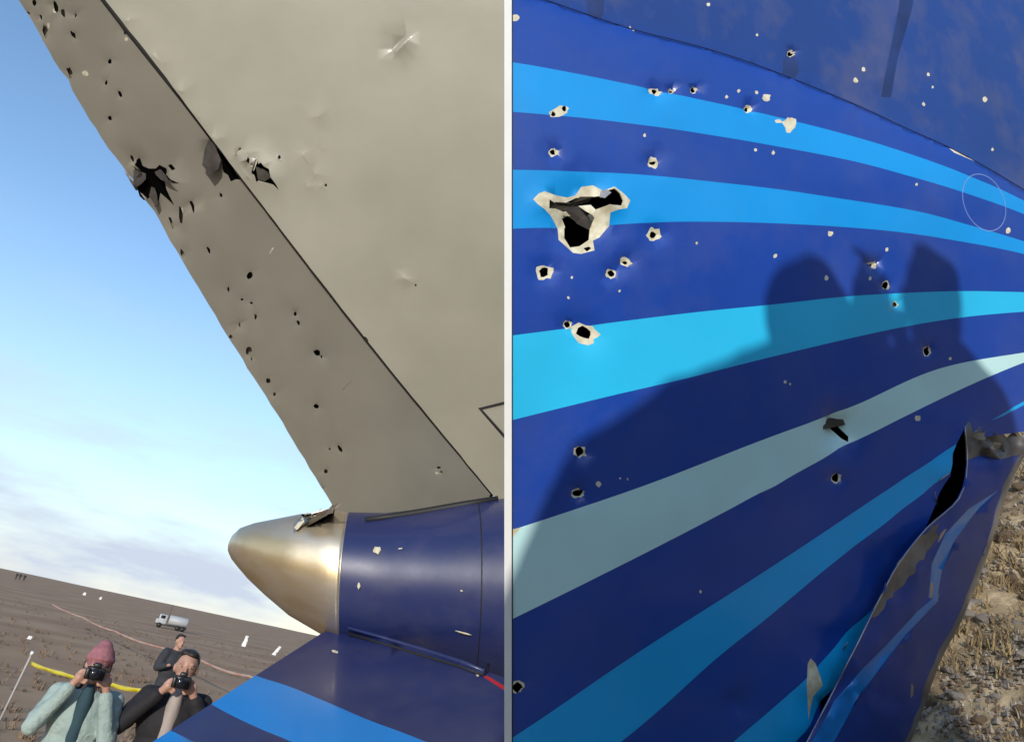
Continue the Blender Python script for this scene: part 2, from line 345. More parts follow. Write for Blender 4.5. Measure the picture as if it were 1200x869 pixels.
BUMPS += [(816, 559, 9, -.004), (823, 556, 6, .003), (880, 567, 16, -.003), (904, 565, 18, .003), (868, 824, 14, -.008), (953, 800, 15, .004), (960, 825, 18, -.004), (1028, 309, 10, -.004)]
GLARE = Poly([(950 + (x - 952) * .8, y) for x, y in [(946, 776), (951, 770), (957, 776), (961, 790), (964, 800), (955, 815), (949, 832), (944, 842), (946, 815), (943, 800)]])  # sun glare on the skin, painted as a pale wedge
SOOT_REFL = [Poly(blob(930, 74, 10, 19, 18, .15, .1)), Poly([(1066, -60), (1083, -60), (1072, 10), (1056, 66), (1048, 112), (1036, 112), (1044, 72), (1056, 10)]), Poly([(688, -30), (714, -30), (710, 14), (700, 28), (692, 12)])]  # soot by the hole, plus dark reflections painted as streaks
RING = [Poly([(1154 + 26 * math.cos(a / 20 * math.pi), 237 + 32 * math.sin(a / 20 * math.pi) + 10 * math.cos(a / 20 * math.pi)) for a in range(40)]), Poly([(1154 + 25.3 * math.cos(a / 20 * math.pi), 237 + 31.2 * math.sin(a / 20 * math.pi) + 9.75 * math.cos(a / 20 * math.pi)) for a in range(40)])]
def fus_lift(px, py):
    P, N = fus(px, py); dz = .004 * noise.noise(P * 2.3) + .0012 * noise.noise(P * 7)
    sy = yat(seam, px); dz -= .010 * sst(sy + 1.5, sy - 1.5, py) if py < sy + 4 else 0
    for x, y, r, a in BUMPS:
        q = ((px - x) ** 2 + (py - y) ** 2) / (r * r)
        if q < 6: dz += 1.7 * a * math.exp(-q) * (1 + .6 * noise.noise(Vector((px * .2, py * .2, 0))))
    dz *= sst(599, 628, px)
    # skin pulled outwards and rippled near the tear
    if px > 860 and py > 480:
        d = min((px - e[0]) ** 2 + (py - e[1]) ** 2 for e in EDGE) ** .5
        if d < 90: dz += .010 * (1 - d / 90) ** 2 * (1 + 1.3 * noise.noise(Vector((px * .03, py * .03, 4))))
    return P + N * dz
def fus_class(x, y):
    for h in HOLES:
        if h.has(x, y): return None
    for c in CHIPS_LIT:
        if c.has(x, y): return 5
    if GLARE.has(x, y): return 5  # painted glare borrows the primer colour
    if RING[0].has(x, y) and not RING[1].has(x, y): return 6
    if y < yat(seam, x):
        for s in SOOT_REFL:
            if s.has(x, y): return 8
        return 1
    for a, b, k in ST:
        if a[0][0] - 1 <= x <= a[-1][0] + 1 and yat(a, x) <= y <= yat(b, x): return k
    return 0
FS = empty('fuselage_section', (.7, 1.6, ground_h(.7, 1.6)))
tag(FS, 'blue fuselage section with cyan stripes, pierced by fragments, shadows of two people on it', 'fuselage')
outl = [(597, -150), (1290, -150), (1290, 470), (1240, 500), (1150, 512), (1128, 498)] + EDGE[1:] + [(905, 940), (858, 1025), (790, 1146), (740, 1230), (597, 1240)]
skinmats = [M['navy'], M['navy_upper'], M['cyan'], M['cyan_light'], M['aqua'], M['primer'], M['chalk'], M['alu'], M['soot_refl'], M['cyan_low'], M['inner']]
skin = sheet('skin_panel', outl, [seam] + [c for s in ST for c in s[:2]], [p.p for p in HOLES + CHIPS_LIT + SOOT_REFL + RING + [GLARE]], 13, fus_lift, fus_class, skinmats, FS, .0022)
# black sheet behind the skin, painting the shade of the hollow
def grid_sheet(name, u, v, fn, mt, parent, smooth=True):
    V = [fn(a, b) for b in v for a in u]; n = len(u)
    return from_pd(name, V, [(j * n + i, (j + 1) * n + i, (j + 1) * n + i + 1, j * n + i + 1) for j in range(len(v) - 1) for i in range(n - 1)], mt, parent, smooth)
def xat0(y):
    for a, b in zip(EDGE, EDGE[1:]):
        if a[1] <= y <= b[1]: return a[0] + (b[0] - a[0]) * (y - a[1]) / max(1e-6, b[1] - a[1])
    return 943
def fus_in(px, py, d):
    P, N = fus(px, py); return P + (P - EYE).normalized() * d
grid_sheet('hollow_shade', [598 + i * 23 for i in range(30)], [-150 + i * 40 for i in range(35)], lambda a, b: fus_in(min(a, 1288 if b < 470 else (1140 if b < 505 else (xat0(b) + (42 if b < 620 else 14) if b < 870 else 900 - (b - 870) * .55))), b, .14), M['shade_black'], FS)
# white divider strip between the two views, added onto the section's cut end
def bar_along(name, pix, w, d0, d1, mt, parent):
    V, F = [], []
    for (x, y) in pix:
        P, N = fus(x + w / 2, y); A, _ = fus(x, y); B, _ = fus(x + w, y); g = (P - EYE).normalized()
        V += [A + g * d0, B + g * d0, B + g * d1, A + g * d1]
    for i in range(len(pix) - 1):
        for k in range(4): F.append((4 * i + k, 4 * i + (k + 1) % 4, 4 * i + 4 + (k + 1) % 4, 4 * i + 4 + k))
    F += [(3, 2, 1, 0), tuple(4 * (len(pix) - 1) + k for k in range(4))]
    o = from_pd(name, V, F, mt, parent, False); bm = bmesh.new(); bm.from_mesh(o.data); bmesh.ops.recalc_face_normals(bm, faces=bm.faces); bm.to_mesh(o.data); bm.free(); return o
bar_along('divider_strip', [(591, -150 + 26 * i) for i in range(54)], 8.6, -.003, .06, M['frame'], FS)
bar_along('divider_edge_line', [(599.6, -150 + 26 * i) for i in range(54)], 1.5, -.002, .004, M['black'], FS)  # thin black line added beside the divider strip
for k, x in enumerate((760, 900, 1010, 1100, 1180)):
    ymax = 1000 if x < 860 else (780 if x < 950 else (640 if x < 1050 else 480))
    bar_along('ring_frame', [(x, -20 + 40 * i + (60 if x > 1100 else 0)) for i in range(int((ymax - 20) / 40))], 10, .03, .10, M['inner'], FS)
for y0 in (130, 330, 560, 700):
    V, F = [], []
    for i in range(22):
        x = 605 + i * 22
        yy = y0 + (380 - y0) * (x - 600) / 900; P, N = fus(x, yy); Q, _ = fus(x, yy + 16)
        g = (P - EYE).normalized(); V += [P + g * .02, Q + g * .02, Q + g * .05, P + g * .05]
    for i in range(21):
        for k in range(4): F.append((4 * i + k, 4 * i + (k + 1) % 4, 4 * i + 4 + (k + 1) % 4, 4 * i + 4 + k))
    if y0 not in (130,): from_pd('stringer', V, F, M['inner'], FS, False)
bm = bmesh.new(); tube(bm, [fl0 for fl0 in [fus_lift(x, y + .8) for x, y in seam if 598 <= x <= 1290]], .0013, 6); from_bm('seam_sealant', bm, M['navy_tail'], FS)
# torn flaps curling inside the large hole
FLAT = []
def flap(name, pts, lift, mt, parent, curl):
    """a torn tongue of skin: the first two points stay on the surface, the others bend by curl (metres along the normal)"""
    n = len(pts); V = []
    for i, (x, y) in enumerate(pts): V.append(lift(x, y, curl[i] * (.45 if lift in FLAT else 1)))
    c = sum((v for v in V), Vector()) / n; b = [v for v in V]
    Vv = V + [c]; F = [(i, (i + 1) % n, n) for i in range(n)]
    o = from_pd(name, Vv, F, mt, parent, False); md = o.modifiers.new('thickness', 'SOLIDIFY'); md.thickness = .0015; md.offset = 0; return o
def fl(x, y, d):
    P, N = fus(x, y); return P + N * d
R3 = lambda L: [(590 + .2648 * a, 190 + .2648 * b) for a, b in L]
flap('torn_flap', R3([(265, 205), (345, 192), (372, 228), (398, 262), (392, 292), (340, 262), (300, 232)]), fl, M['alu_dusty'], skin, [0, 0, -.004, -.006, -.012, -.014, -.006])
flap('torn_flap', R3([(200, 172), (300, 180), (345, 150), (400, 150), (392, 165), (330, 182), (290, 205), (205, 198)]), fl, M['inner'], skin, [-.003, -.006, -.004, -.004, -.012, -.014, -.014, -.012])
flap('torn_flap', R3([(330, 195), (385, 190), (400, 215), (384, 240), (362, 222)]), fl, M['primer'], skin, [0, 0, .006, .008, .004])
flap('torn_flap', R3([(430, 128), (455, 122), (470, 140), (440, 165), (420, 158)]), fl, M['alu'], skin, [0, .001, .006, .008, .004])
# loose lower sheet torn away along a ragged line
TL = [(p[0], p[1]) for p in TEAR]; RE = spline([(1200, 536), (1184, 568), (1168, 615), (1157, 652), (1127, 727), (1101, 777), (1067, 869), (1010, 985), (950, 1100)], 14)
def xat(C, y):
    for a, b in zip(C, C[1:]):
        if a[1] <= y <= b[1]: return a[0] + (b[0] - a[0]) * (y - a[1]) / max(1e-6, b[1] - a[1])
    return C[0][0] if y < C[0][1] else C[-1][0]
def tear_lift(px, py):
    P, N = fus(px, py); xt, xr = xat(TL, py), xat(RE, max(py, 537)); u = min(1.0, max(0, (px - xt) / max(20, xr - xt)))
    k = sst(490, 640, py)
    dz = (.012 + .045 * k) * (1 - u) ** 1.5 + .02 * math.sin(u * 3.1) * k - .10 * u ** 2.5 * sst(520, 700, py) - .02 * u
    dz += .012 * noise.noise(Vector((px * .022, py * .010, 1))) + .006 * noise.noise(Vector((px * .06, py * .03, 6)))
    rdg = 1 - abs(noise.noise(Vector((px * .035 + py * .02, py * .016 - px * .01, 9)))) * 3; dz += .012 * max(0, rdg) * k
    if py < 610: dz += (.045 * noise.noise(Vector((px * .09, py * .07, 2)))) * sst(600, 520, py)
    return P + (EYE - P).normalized() * dz
TS1 = Poly([(938, 895), (951, 869), (977, 822), (1010, 784), (1038, 756), (1075, 716), (1101, 694), (1099, 704), (1074, 730), (1045, 764), (1016, 803), (994, 838), (977, 869), (955, 910)])
TS2 = Poly([(1088, 700), (1092, 660), (1108, 625), (1135, 596), (1170, 574), (1140, 604), (1118, 634), (1104, 668), (1098, 700)])
INN = Poly([(1054, 658), (1075, 632), (1100, 612), (1098, 632), (1084, 650), (1070, 672), (1054, 690), (1038, 708), (1024, 724), (1020, 722), (1032, 698)])
INN = Poly([(x + (5 * noise.noise(Vector((x * .09, y * .09, 1))) + 5 * noise.noise(Vector((x * .3, y * .3, 5)))) * sst(2, 12, x - xat(TL, y)), y + 4 * noise.noise(Vector((x * .2, y * .2, 8)))) for x, y in dens(INN.p, 5)])
CR = [Poly(blob(1104, 626, 2, 9, 8, .3, .5)), Poly(blob(1092, 690, 2, 10, 9, .3, .1)), Poly(blob(1069, 808, 1.8, 9, 8, .3, .05)), Poly(blob(1150, 512, 9, 4, 9, .4)), Poly(blob(1168, 522, 7, 5, 9, .4))]
def tear_class(x, y):
    for c in CR:
        if c.has(x, y): return 3
    if y < yat(CRL, x): return 2
    if TS1.has(x, y): return 1
    if TS2.has(x, y): return 4
    if INN.has(x, y): return 2
    if x > xat([(q[0] - 7 - 3 * noise.noise(Vector((q[0] * .1, q[1] * .1, 0))), q[1]) for q in RE], max(y, 537)): return 2
    return 0
M['blue_mid'] = paint('mid_blue_paint', (.004, .24, .78), amount=.02)
M['navy_torn'] = paint('navy_paint_torn_sheet', (.016, .06, .36), amount=.03, rough=.5, coat=.05)
M['scrape'] = mat('scraped_bare_metal', (.30, .30, .31), .45, .5, col2=(.13, .12, .125), scale=12, bmp=(25, .004, .6))
CRL = [(1128, 541), (1150, 533), (1172, 538), (1196, 532), (1204, 540)]
torn = sheet('torn_skin_sheet', TL + [(880, 1130)] + RE[::-1] + [(1210, 520), (1200, 508), (1194, 512), (1188, 505), (1180, 513), (1172, 503), (1166, 508), (1160, 499), (1152, 507), (1147, 498), (1141, 502), (1136, 494)], [[(x - 7 - 3 * noise.noise(Vector((x * .1, y * .1, 0))), y) for x, y in RE], CRL], [p.p for p in (TS1, TS2, INN, *CR)], 9, tear_lift, tear_class, [M['navy_torn'], M['blue_mid'], M['scrape'], M['alu'], M['blue_mid'], M['inner']], FS, .002)
# bright bent lip along the tear
bm = bmesh.new(); tube(bm, [tear_lift(x + .5, y) for x, y in TL if y < 1000], [.0011 + .0009 * abs(noise.noise(Vector((x * .1, y * .1, 0)))) for x, y in TL if y < 1000], 6); from_bm('torn_lip', bm, M['alu'], torn)
for (x, y, l, a) in [(1092, 590, 17, 1.95), (1096, 562, 12, .8), (1030, 692, 12, 1.7), (1047, 660, 10, .2), (987, 770, 12, .2), (983, 758, 10, 1.4)]:
    bm = bmesh.new(); p0 = fl(x, y, .012); p1 = fl(x + l * math.cos(a), y - l * math.sin(a), .02); tube(bm, [p0, (p0 + p1) / 2 + Vector((0, 0, .002)), p1], [.0016, .0012, .0005], 5); from_bm('bent_splinter', bm, M['alu'], FS)

# ------------------------------------------------------------------ tail section (left)
TS = empty('tail_section', (.3, 3.2, ground_h(.3, 3.2)))
tag(TS, 'aircraft tail with beige fin and rudder above a blue cone with bare metal tip', 'aircraft tail')
FIN_N = Vector((.06, -.90, -.40)).normalized(); FIN_P = at(500, 588, 3.12)
def fin_pt(px, py, d=0): return on_plane(px, py, FIN_P, FIN_N) + FIN_N * d
HG = spline([(-70, -250), (28, -125), (122, 0), (185, 80), (245, 160), (300, 232), (430, 400), (585, 590)], 14)
h0, h1 = fin_pt(122, 0), fin_pt(585, 590); HDIR = (h0 - h1).normalized()
RUD_N = (Matrix.Rotation(math.radians(34), 3, HDIR) @ FIN_N)
if RUD_N.x > FIN_N.x: RUD_N = (Matrix.Rotation(math.radians(-34), 3, HDIR) @ FIN_N)
def rud_pt(px, py, d=0): return on_plane(px, py, h1 - FIN_N * .012, RUD_N) + RUD_N * d
def Z(ox, oy, s, L): return [(ox + s * a, oy + s * b) for a, b in L]
Z6 = lambda L: Z(140, 140, .1833, L)
RH, RC, RB = [], [], []
TEAR1 = Z6([(88, 300), (104, 262), (122, 246), (138, 298), (180, 316), (222, 318), (244, 296), (288, 318), (276, 352), (330, 384), (392, 410), (330, 404), (288, 400), (300, 450), (345, 552), (298, 508), (262, 470), (250, 520), (214, 488), (188, 505), (150, 516), (122, 490), (98, 410)])
TEAR2 = Z6([(574, 84), (606, 108), (642, 148), (692, 196), (722, 232), (762, 296), (804, 350), (836, 428), (812, 404), (796, 388), (740, 384), (705, 398), (688, 358), (656, 338), (646, 268), (604, 190), (570, 116)])
RH += [Poly(TEAR1), Poly(Z6([(298, 296), (318, 288), (345, 318), (326, 330)])),
       Poly(TEAR2)]
for x, y, rx, ry, rot in [(32, 17, 2.2, 4, -.2), (64, 8, 2.6, 7.5, -.2), (73, 16, 2.4, 5, -.3), (52, 36, 3.2, 8, -.15), (85, 41, 2.4, 5, -.5), (81, 86, 2.8, 7.5, -.35), (128, 72, 2.2, 2.8, 0), (124, 97, 1.8, 2.5, 0), (140, 110, 2.4, 4.6, -.3), (128, 139, 2.2, 3, -.4), (47, 20, 1.5, 3.5, -.3), (40, 3, 2.2, 3.4, 0), (88, 18, 1.2, 2.5, 0), (147, 36, 2, 5, .2),
                        (258, 229, 1.8, 2.6, 0), (224, 242, 2, 7.5, -.3), (211, 253, 2.4, 11, -.15), (200, 261, 1.8, 9, -.35), (153, 186, 1.8, 5, -.3), (213, 297, 2.4, 5.5, -.35), (244, 293, 1.6, 4.4, -.35), (292, 322, 3.6, 4.6, .4), (267, 339, 1.4, 3, 0), (283, 351, 1.5, 1.5, 0), (294, 355, 1.6, 1.5, 0), (299, 371, 1.5, 4, -.1), (280, 381, 1, 2.6, -.2), (270, 395, 2.6, 3, 0), (291, 411, 3.2, 5, .1), (294, 419, 1.2, 3.4, -.2), (314, 446, 3, 3.2, 0), (321, 462, 2, 2.6, 0), (329, 494, 1.6, 3, -.3),
                        (345, 368, 2.2, 2.6, 0), (349, 378, 1.8, 3.4, -.3), (371, 413, 4, 3.4, .3), (376, 418, 1.2, 2, 0), (370, 476, 2.8, 2.6, 0), (398, 526, 1.8, 5.2, -.5), (386, 526, 1, 1.4, 0), (381.5, 552, 2.4, 2.4, 0), (514, 548, 2.2, 1.4, 0), (517, 553, 1.4, 1.2, 0), (378, 572, 1.2, 1.2, 0), (150, 22, 1.8, 3.4, -.7)]:
    RH.append(Poly(blob(x, y, rx, ry, 8, .28, rot))); RB.append((x, y, max(rx, ry) * 1.5, -.004))
for x, y, rx, ry, rot in [(100, 86, 4, 3, .3), (63, 13, 2, 3, 0), (211, 249, 1.6, 5, .2), (318, 294, 1, 5, .5), (148, 46, 2, 2, 0), (512, 554, 2.4, 1, .2), (56, 30, 1.4, 4, 0)]: RC.append(Poly(blob(x, y, rx, ry, 8, .3, rot)))
RC.append(Poly(Z6([(228, 340), (240, 352), (236, 372), (205, 400), (170, 440), (120, 462), (112, 448), (160, 422), (198, 384), (214, 360)])))
RS = [Poly([(401, 457), (406, 451), (412, 446), (412.6, 446.6), (407, 452), (401.6, 457.6)])]
def rud_lift(px, py):
    dz = .002 * noise.noise(Vector((px * .02, py * .02, 3)))
    for x, y, r, a in RB + [(165, 215, 10, -.02), (188, 205, 34, -.014), (176, 222, 14, .02), (268, 190, 24, -.012), (205, 215, 12, .018)]:
        q = ((px - x) ** 2 + (py - y) ** 2) / (r * r)
        if q < 6: dz += a * math.exp(-q) * (1 + noise.noise(Vector((px * .11, py * .11, 0))))
    return rud_pt(px, py, dz)
def rud_class(x, y):
    for h in RH:
        if h.has(x, y): return None
    for c in RC:
        if c.has(x, y): return 1
    for c in RS:
        if c.has(x, y): return 2
    return 0
TE = spline([(-140, -250), (-55, -120), (22, 0), (70, 82), (118, 160), (150, 205), (163, 226), (170, 232), (213, 305), (260, 382), (330, 494), (388, 590)], 12)
TEj = [(x + (1.8 * noise.noise(Vector((x * .3, y * .3, 0))) if y > 0 else 0) + (3 if 60 < y < 95 and int(y) % 3 == 0 else 0), y) for x, y in TE]
rud_out = TEj + [(392, 606), (420, 611), (500, 598), (572, 588)] + [(x - 1.6, y + .6) for x, y in HG[::-1] if y < 584]
def rud_back(px, py):
    d = min(((px - a) ** 2 + (py - b) ** 2) for a, b in TE) ** .5; return -RUD_N * (.012 + .11 * min(1, d / 190))
rudder = sheet('rudder', rud_out, [], [p.p for p in RH + RC + RS], 16, rud_lift, rud_class, [M['beige_rudder'], M['primer'], M['chip_dark']], TS, back=rud_back)
# fin
FH, FCH, FB = [], [], []
FH += [Poly(Z6([(826, 240), (838, 262), (832, 288), (820, 272)])), Poly(Z6([(862, 300), (874, 262), (888, 258), (896, 292), (912, 282), (930, 305), (962, 322), (970, 372), (1002, 416), (1020, 452), (985, 418), (950, 408), (892, 392), (878, 404), (868, 360), (846, 345)]))]
FH += [Poly(blob(x, y, rx, ry, 8, .25, rot)) for x, y, rx, ry, rot in [(327.5, 184.5, 1.6, 2.6, .2), (279, 175, 3.6, 1.4, -.2), (382, 217, 1.5, 2, 0), (313, 251, 1.6, 3.4, -.6), (429, 398, 1.8, 4.6, -.7), (487, 334, 1.2, 1.4, 0)]]
FCH += [Poly(blob(x, y, r * .75, r * 1.0, 8, .4)) for x, y, r in [(355, 181, 2.2), (361, 218, 2.2), (376, 217, 2.4), (370, 204, 1.6), (377, 172, 1.2), (374, 136, 1.1), (362, 193, 1.2), (474, 324, 2), (276, 180, 2.2), (291, 188, 2), (296, 194, 2.4), (292, 183, 1.6), (190, 76, 1.8), (213, 107, 1.6), (180, 64, 1.4), (150, 24, 2), (234, 136, 1.8), (255, 163, 2), (476, 327, 1)]]
for c in FCH: FB.append(((c.b[0] + c.b[1]) / 2, (c.b[2] + c.b[3]) / 2, 3.5, .003))
FCH.append(Poly(Z6([(762, 276), (812, 330), (850, 372), (848, 392), (800, 345)])))
MARK = [Poly([(560, 478), (640, 458), (690, 560), (640, 570)]), Poly([(565.5, 480), (637, 463), (683, 556), (641, 564)])]
MARKI = Poly([(568, 482), (635, 466), (680, 554), (643, 560)])
def fin_lift(px, py):
    dz = .003 * noise.noise(Vector((px * .01, py * .01, 8)))
    u, v = (px - 469) * .68 + (py - 52) * -.73, (px - 469) * .73 + (py - 52) * .68
    q = (u / 13) ** 2 + (v / 6) ** 2
    if q < 6: dz += .016 * math.exp(-q) * math.tanh(v / 2.5)
    for x, y, r, a in FB + [(310, 200, 17, .02), (296, 190, 8, .012)]:
        q = ((px - x) ** 2 + (py - y) ** 2) / (r * r)
        if q < 6: dz += a * math.exp(-q) * (1 + noise.noise(Vector((px * .2, py * .2, 0))))
    # rounded trailing lip by the hinge
    return fin_pt(px, py, dz)
def fin_class(x, y):
    for h in FH:
        if h.has(x, y): return None
    for c in FCH:
        if c.has(x, y): return 1
    if MARK[0].has(x, y) and not MARK[1].has(x, y): return 2
    if MARKI.has(x, y): return 3
    return 0
M['beige_pale'] = paint('pale_marking_patch', (.37, .35, .29), dust=(.3, .27, .21), amount=.05, rough=.45, coat=.1)
fin_out = [(x + .6 + .9 * noise.noise(Vector((x * .2, y * .2, 1))), y - .6) for x, y in HG] + [(700, 585), (860, 560), (900, 280), (800, -60), (660, -250)]
dentp = [(469 + 13 * math.cos(a / 8 * math.pi) * .68 + 5 * math.sin(a / 8 * math.pi) * .73, 52 - 13 * math.cos(a / 8 * math.pi) * .73 + 5 * math.sin(a / 8 * math.pi) * .68) for a in range(16)]
dentl = [(469 + t * .68, 52 - t * .73) for t in range(-12, 13, 3)]; dent2 = [(472 + t * .68, 55 - t * .73) for t in range(-12, 13, 3)]; dent3 = [(466.5 + t * .68, 50 - t * .73) for t in range(-12, 13, 3)]
fin = sheet('fin', fin_out, [dentl, dent2, dent3], [p.p for p in FH + FCH + MARK + [MARKI]] + [dentp], 17, fin_lift, fin_class, [M['beige'], M['beige_pale'], M['black'], M['beige_pale']], TS, back=lambda x, y: -FIN_N * .17)
# dark cove behind the hinge
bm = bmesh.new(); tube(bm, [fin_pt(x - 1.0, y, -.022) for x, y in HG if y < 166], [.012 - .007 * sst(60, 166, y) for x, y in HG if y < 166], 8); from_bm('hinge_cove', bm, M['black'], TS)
# black sheet added to paint the inner shade in the big rips
def rip_backing(poly, pf, parent, d, g=1.12):
    cx_ = sum(p[0] for p in poly) / len(poly); cy_ = sum(p[1] for p in poly) / len(poly)
    V = [pf(cx_ + (x - cx_) * g, cy_ + (y - cy_) * g, -d + .004 * noise.noise(Vector((x * .3, y * .3, 0)))) for x, y in poly] + [pf(cx_, cy_, -d * 1.6)]; n_ = len(poly)
    o = from_pd('rip_shade', V, [(i, (i + 1) % n_, n_) for i in range(n_)], M['shade_black'], parent, False); md = o.modifiers.new('t', 'SOLIDIFY'); md.thickness = .003; return o
rip_backing(TEAR1, rud_pt, rudder, .010, 1.02); rip_backing(TEAR2, rud_pt, rudder, .018, 1.1); rip_backing(FH[1].p, fin_pt, fin, .02)
# torn flaps on rudder and fin
rf = lambda x, y, d: rud_pt(x, y, d)
ff = lambda x, y, d: fin_pt(x, y, d)
FLAT += [rf, ff]
flap('torn_flap', Z6([(572, 128), (610, 165), (655, 255), (650, 310), (628, 332), (605, 350), (570, 312), (545, 288), (552, 190)]), rf, M['alu_dusty'], rudder, [.0, .004, .012, .03, .04, .045, .035, .03, .012])
flap('torn_flap', Z6([(92, 320), (170, 345), (176, 380), (148, 412), (112, 438), (96, 400)]), rf, M['alu_dusty'], rudder, [.002, .004, .012, .02, .025, .012])
flap('torn_flap', Z6([(225, 336), (262, 318), (292, 340), (330, 384), (372, 404), (320, 400), (272, 382), (240, 356)]), rf, M['alu_dusty'], rudder, [.0, .004, .018, .03, .04, .03, .014, .006])
flap('torn_flap', Z6([(204, 430), (226, 436), (246, 480), (262, 530), (246, 556), (222, 510), (196, 490)]), rf, M['alu_dusty'], rudder, [0, .004, .012, .03, .034, .02, .012])
flap('torn_flap', Z6([(870, 300), (905, 312), (950, 330), (962, 372), (925, 392), (884, 384)]), ff, M['inner'], fin, [0, -.004, -.01, -.016, -.02, -.01])
flap('torn_flap', Z6([(735, 195), (752, 180), (778, 178), (770, 190), (756, 200), (752, 232), (740, 226)]), ff, M['chip_dark'], fin, [0, .006, .016, .012, .006, .014, .01])
flap('torn_flap', Z6([(842, 300), (862, 262), (880, 240), (890, 262), (876, 290), (860, 330)]), ff, M['primer'], fin, [0, .006, .018, .016, .008, .004])
for (x, y, x2, y2) in [(163, 222, 155, 198), (166, 200, 161, 188)]:
    bm = bmesh.new(); a, b = rud_pt(x, y, .01), rud_pt(x2, y2, .04); tube(bm, [a, (a + b) / 2, b], [.006, .005, .002], 6); from_bm('bent_splinter', bm, M['chip_dark'], rudder)
# rudder foot seal
def ribbon(name, pts, mt, parent, hw, th):
    bm = bmesh.new(); n = len(pts)
    for i in range(n - 1):
        pass
    tube(bm, pts, hw, 8); return from_bm(name, bm, mt, parent)
# tail cone
def ring(U, L, depth):
    a, b = at(*U, depth), at(*L, depth); return (a + b) / 2, (a - b).length / 2, (a - b).normalized()
ST_T = [((268, 636), (270, 650)), ((272, 627), (273, 655)), ((281, 618.5), (280, 663)), ((297, 613), (293, 677)), ((318, 609), (312, 694)), ((350, 603), (342, 718)), ((392, 599), (385, 742)), ((408, 601), (402, 751))]
ST_B = [((408, 601), (402, 751)), ((450, 602), (445, 763)), ((500, 597), (492, 775)), ((560, 588), (551, 792)), ((600, 581), (590, 806)), ((700, 560), (690, 850)), ((850, 535), (840, 905))]
def dep(x): return 3.02 + (x - 265) * .0004
def loft(name, sts, mt, parent, cap0, seg=64, grow=0):
    V, F = [], []; cs = [ring(U, L, dep((U[0] + L[0]) / 2)) for U, L in sts]
    # refine along the axis
    fine = []
    for i in range(len(cs) - 1):
        n = 4
        for k in range(n): t = k / n; fine.append((cs[i][0].lerp(cs[i + 1][0], t), cs[i][1] + (cs[i + 1][1] - cs[i][1]) * t, cs[i][2].lerp(cs[i + 1][2], t).normalized()))
    fine.append(cs[-1])
    for i, (c, r, u) in enumerate(fine):
        ax = (fine[min(i + 1, len(fine) - 1)][0] - fine[max(i - 1, 0)][0]).normalized(); w = ax.cross(u).normalized(); u2 = w.cross(ax).normalized() if abs(w.dot(ax)) < .9 else u
        for k in range(seg): a = 6.28318530718 * k / seg; V.append(c + (u * math.cos(a) + w * math.sin(a)) * (r + grow))
    for i in range(len(fine) - 1):
        for k in range(seg): F.append((i * seg + k, i * seg + (k + 1) % seg, (i + 1) * seg + (k + 1) % seg, (i + 1) * seg + k))
    if cap0: V.append(fine[0][0] + (fine[0][0] - fine[1][0]).normalized() * .008); F += [((k + 1) % seg, k, len(V) - 1) for k in range(seg)]
    F.append([(len(fine) - 1) * seg + k for k in range(seg)])
    o = from_pd(name, V, F, mt, parent); bmm = bmesh.new(); bmm.from_mesh(o.data); bmesh.ops.recalc_face_normals(bmm, faces=bmm.faces); bmm.to_mesh(o.data); bmm.free(); return o, fine
tip, fine_t = loft('exhaust_cone', ST_T, M['cone'], TS, True)
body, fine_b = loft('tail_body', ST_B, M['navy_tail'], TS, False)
def on_body(px, py, sts_f, d=0):
    """point on the camera side of the lofted body"""
    v = ray(px, py); best = None
    lo = 2.0
    for k in range(260):
        t = lo + k * .006; P = EYE + v * t
        for (c, r, u), (c2, r2, u2) in zip(sts_f, sts_f[1:]):
            ax = c2 - c; s = (P - c).dot(ax) / ax.dot(ax)
            if -0.02 <= s <= 1.02:
                cc = c + ax * s; rr = r + (r2 - r) * s
                if (P - cc).length < rr + d: return P, (P - cc).normalized()
    return EYE + v * 2.9, -FWD
def patch(name, poly, sts_f, mt, parent, d=.009):
    pts = [on_body(x, y, sts_f, d) for x, y in poly]; c = on_body(sum(p[0] for p in poly) / len(poly), sum(p[1] for p in poly) / len(poly), sts_f, d)
    V = [p[0] for p in pts] + [c[0]]; n = len(pts); o = from_pd(name, V, [(i, (i + 1) % n, n) for i in range(n)], mt, parent); md = o.modifiers.new('t', 'SOLIDIFY'); md.thickness = .002; return o
allf = fine_t + fine_b[1:]
# white joint line between bare metal and paint, panel joint further forward
c, r, u = fine_b[0]; 
def ring_tube(name, fr, mt, rad, grow):
    c, r, u = fr; ax = (fine_b[4][0] - fine_b[0][0]).normalized(); w = ax.cross(u).normalized(); bm = bmesh.new()
    P = [c + (u * math.cos(6.28318 * k / 72) + w * math.sin(6.28318 * k / 72)) * (r + grow) for k in range(73)]; tube(bm, P, rad, 6, False); return from_bm(name, bm, mt, TS)
ring_tube('joint_band', fine_b[0], M['alu'], .004, -.001)
ring_tube('panel_joint', fine_b[12], M['black'], .003, -.0012)
for pl in [blob(442, 644, 5.5, 4.2, 11, .35, -.4), blob(469, 642.5, 3, 1, 7, .2, -.1), blob(420.5, 686, 1.8, 4, 8, .2), blob(543, 741, 10, 1.1, 9, .3, .25), blob(541, 692, 1.6, 1.3, 7)]:
    patch('paint_chip', pl, fine_b, M['primer'], body)
for pl in [blob(326, 646, 1.8, 2.8, 8, .2), blob(386, 624, 1.3, 1.3, 7), blob(386, 637, 1.3, 1, 7)]: patch('puncture', pl, fine_t, M['shade_black'], tip, .006)
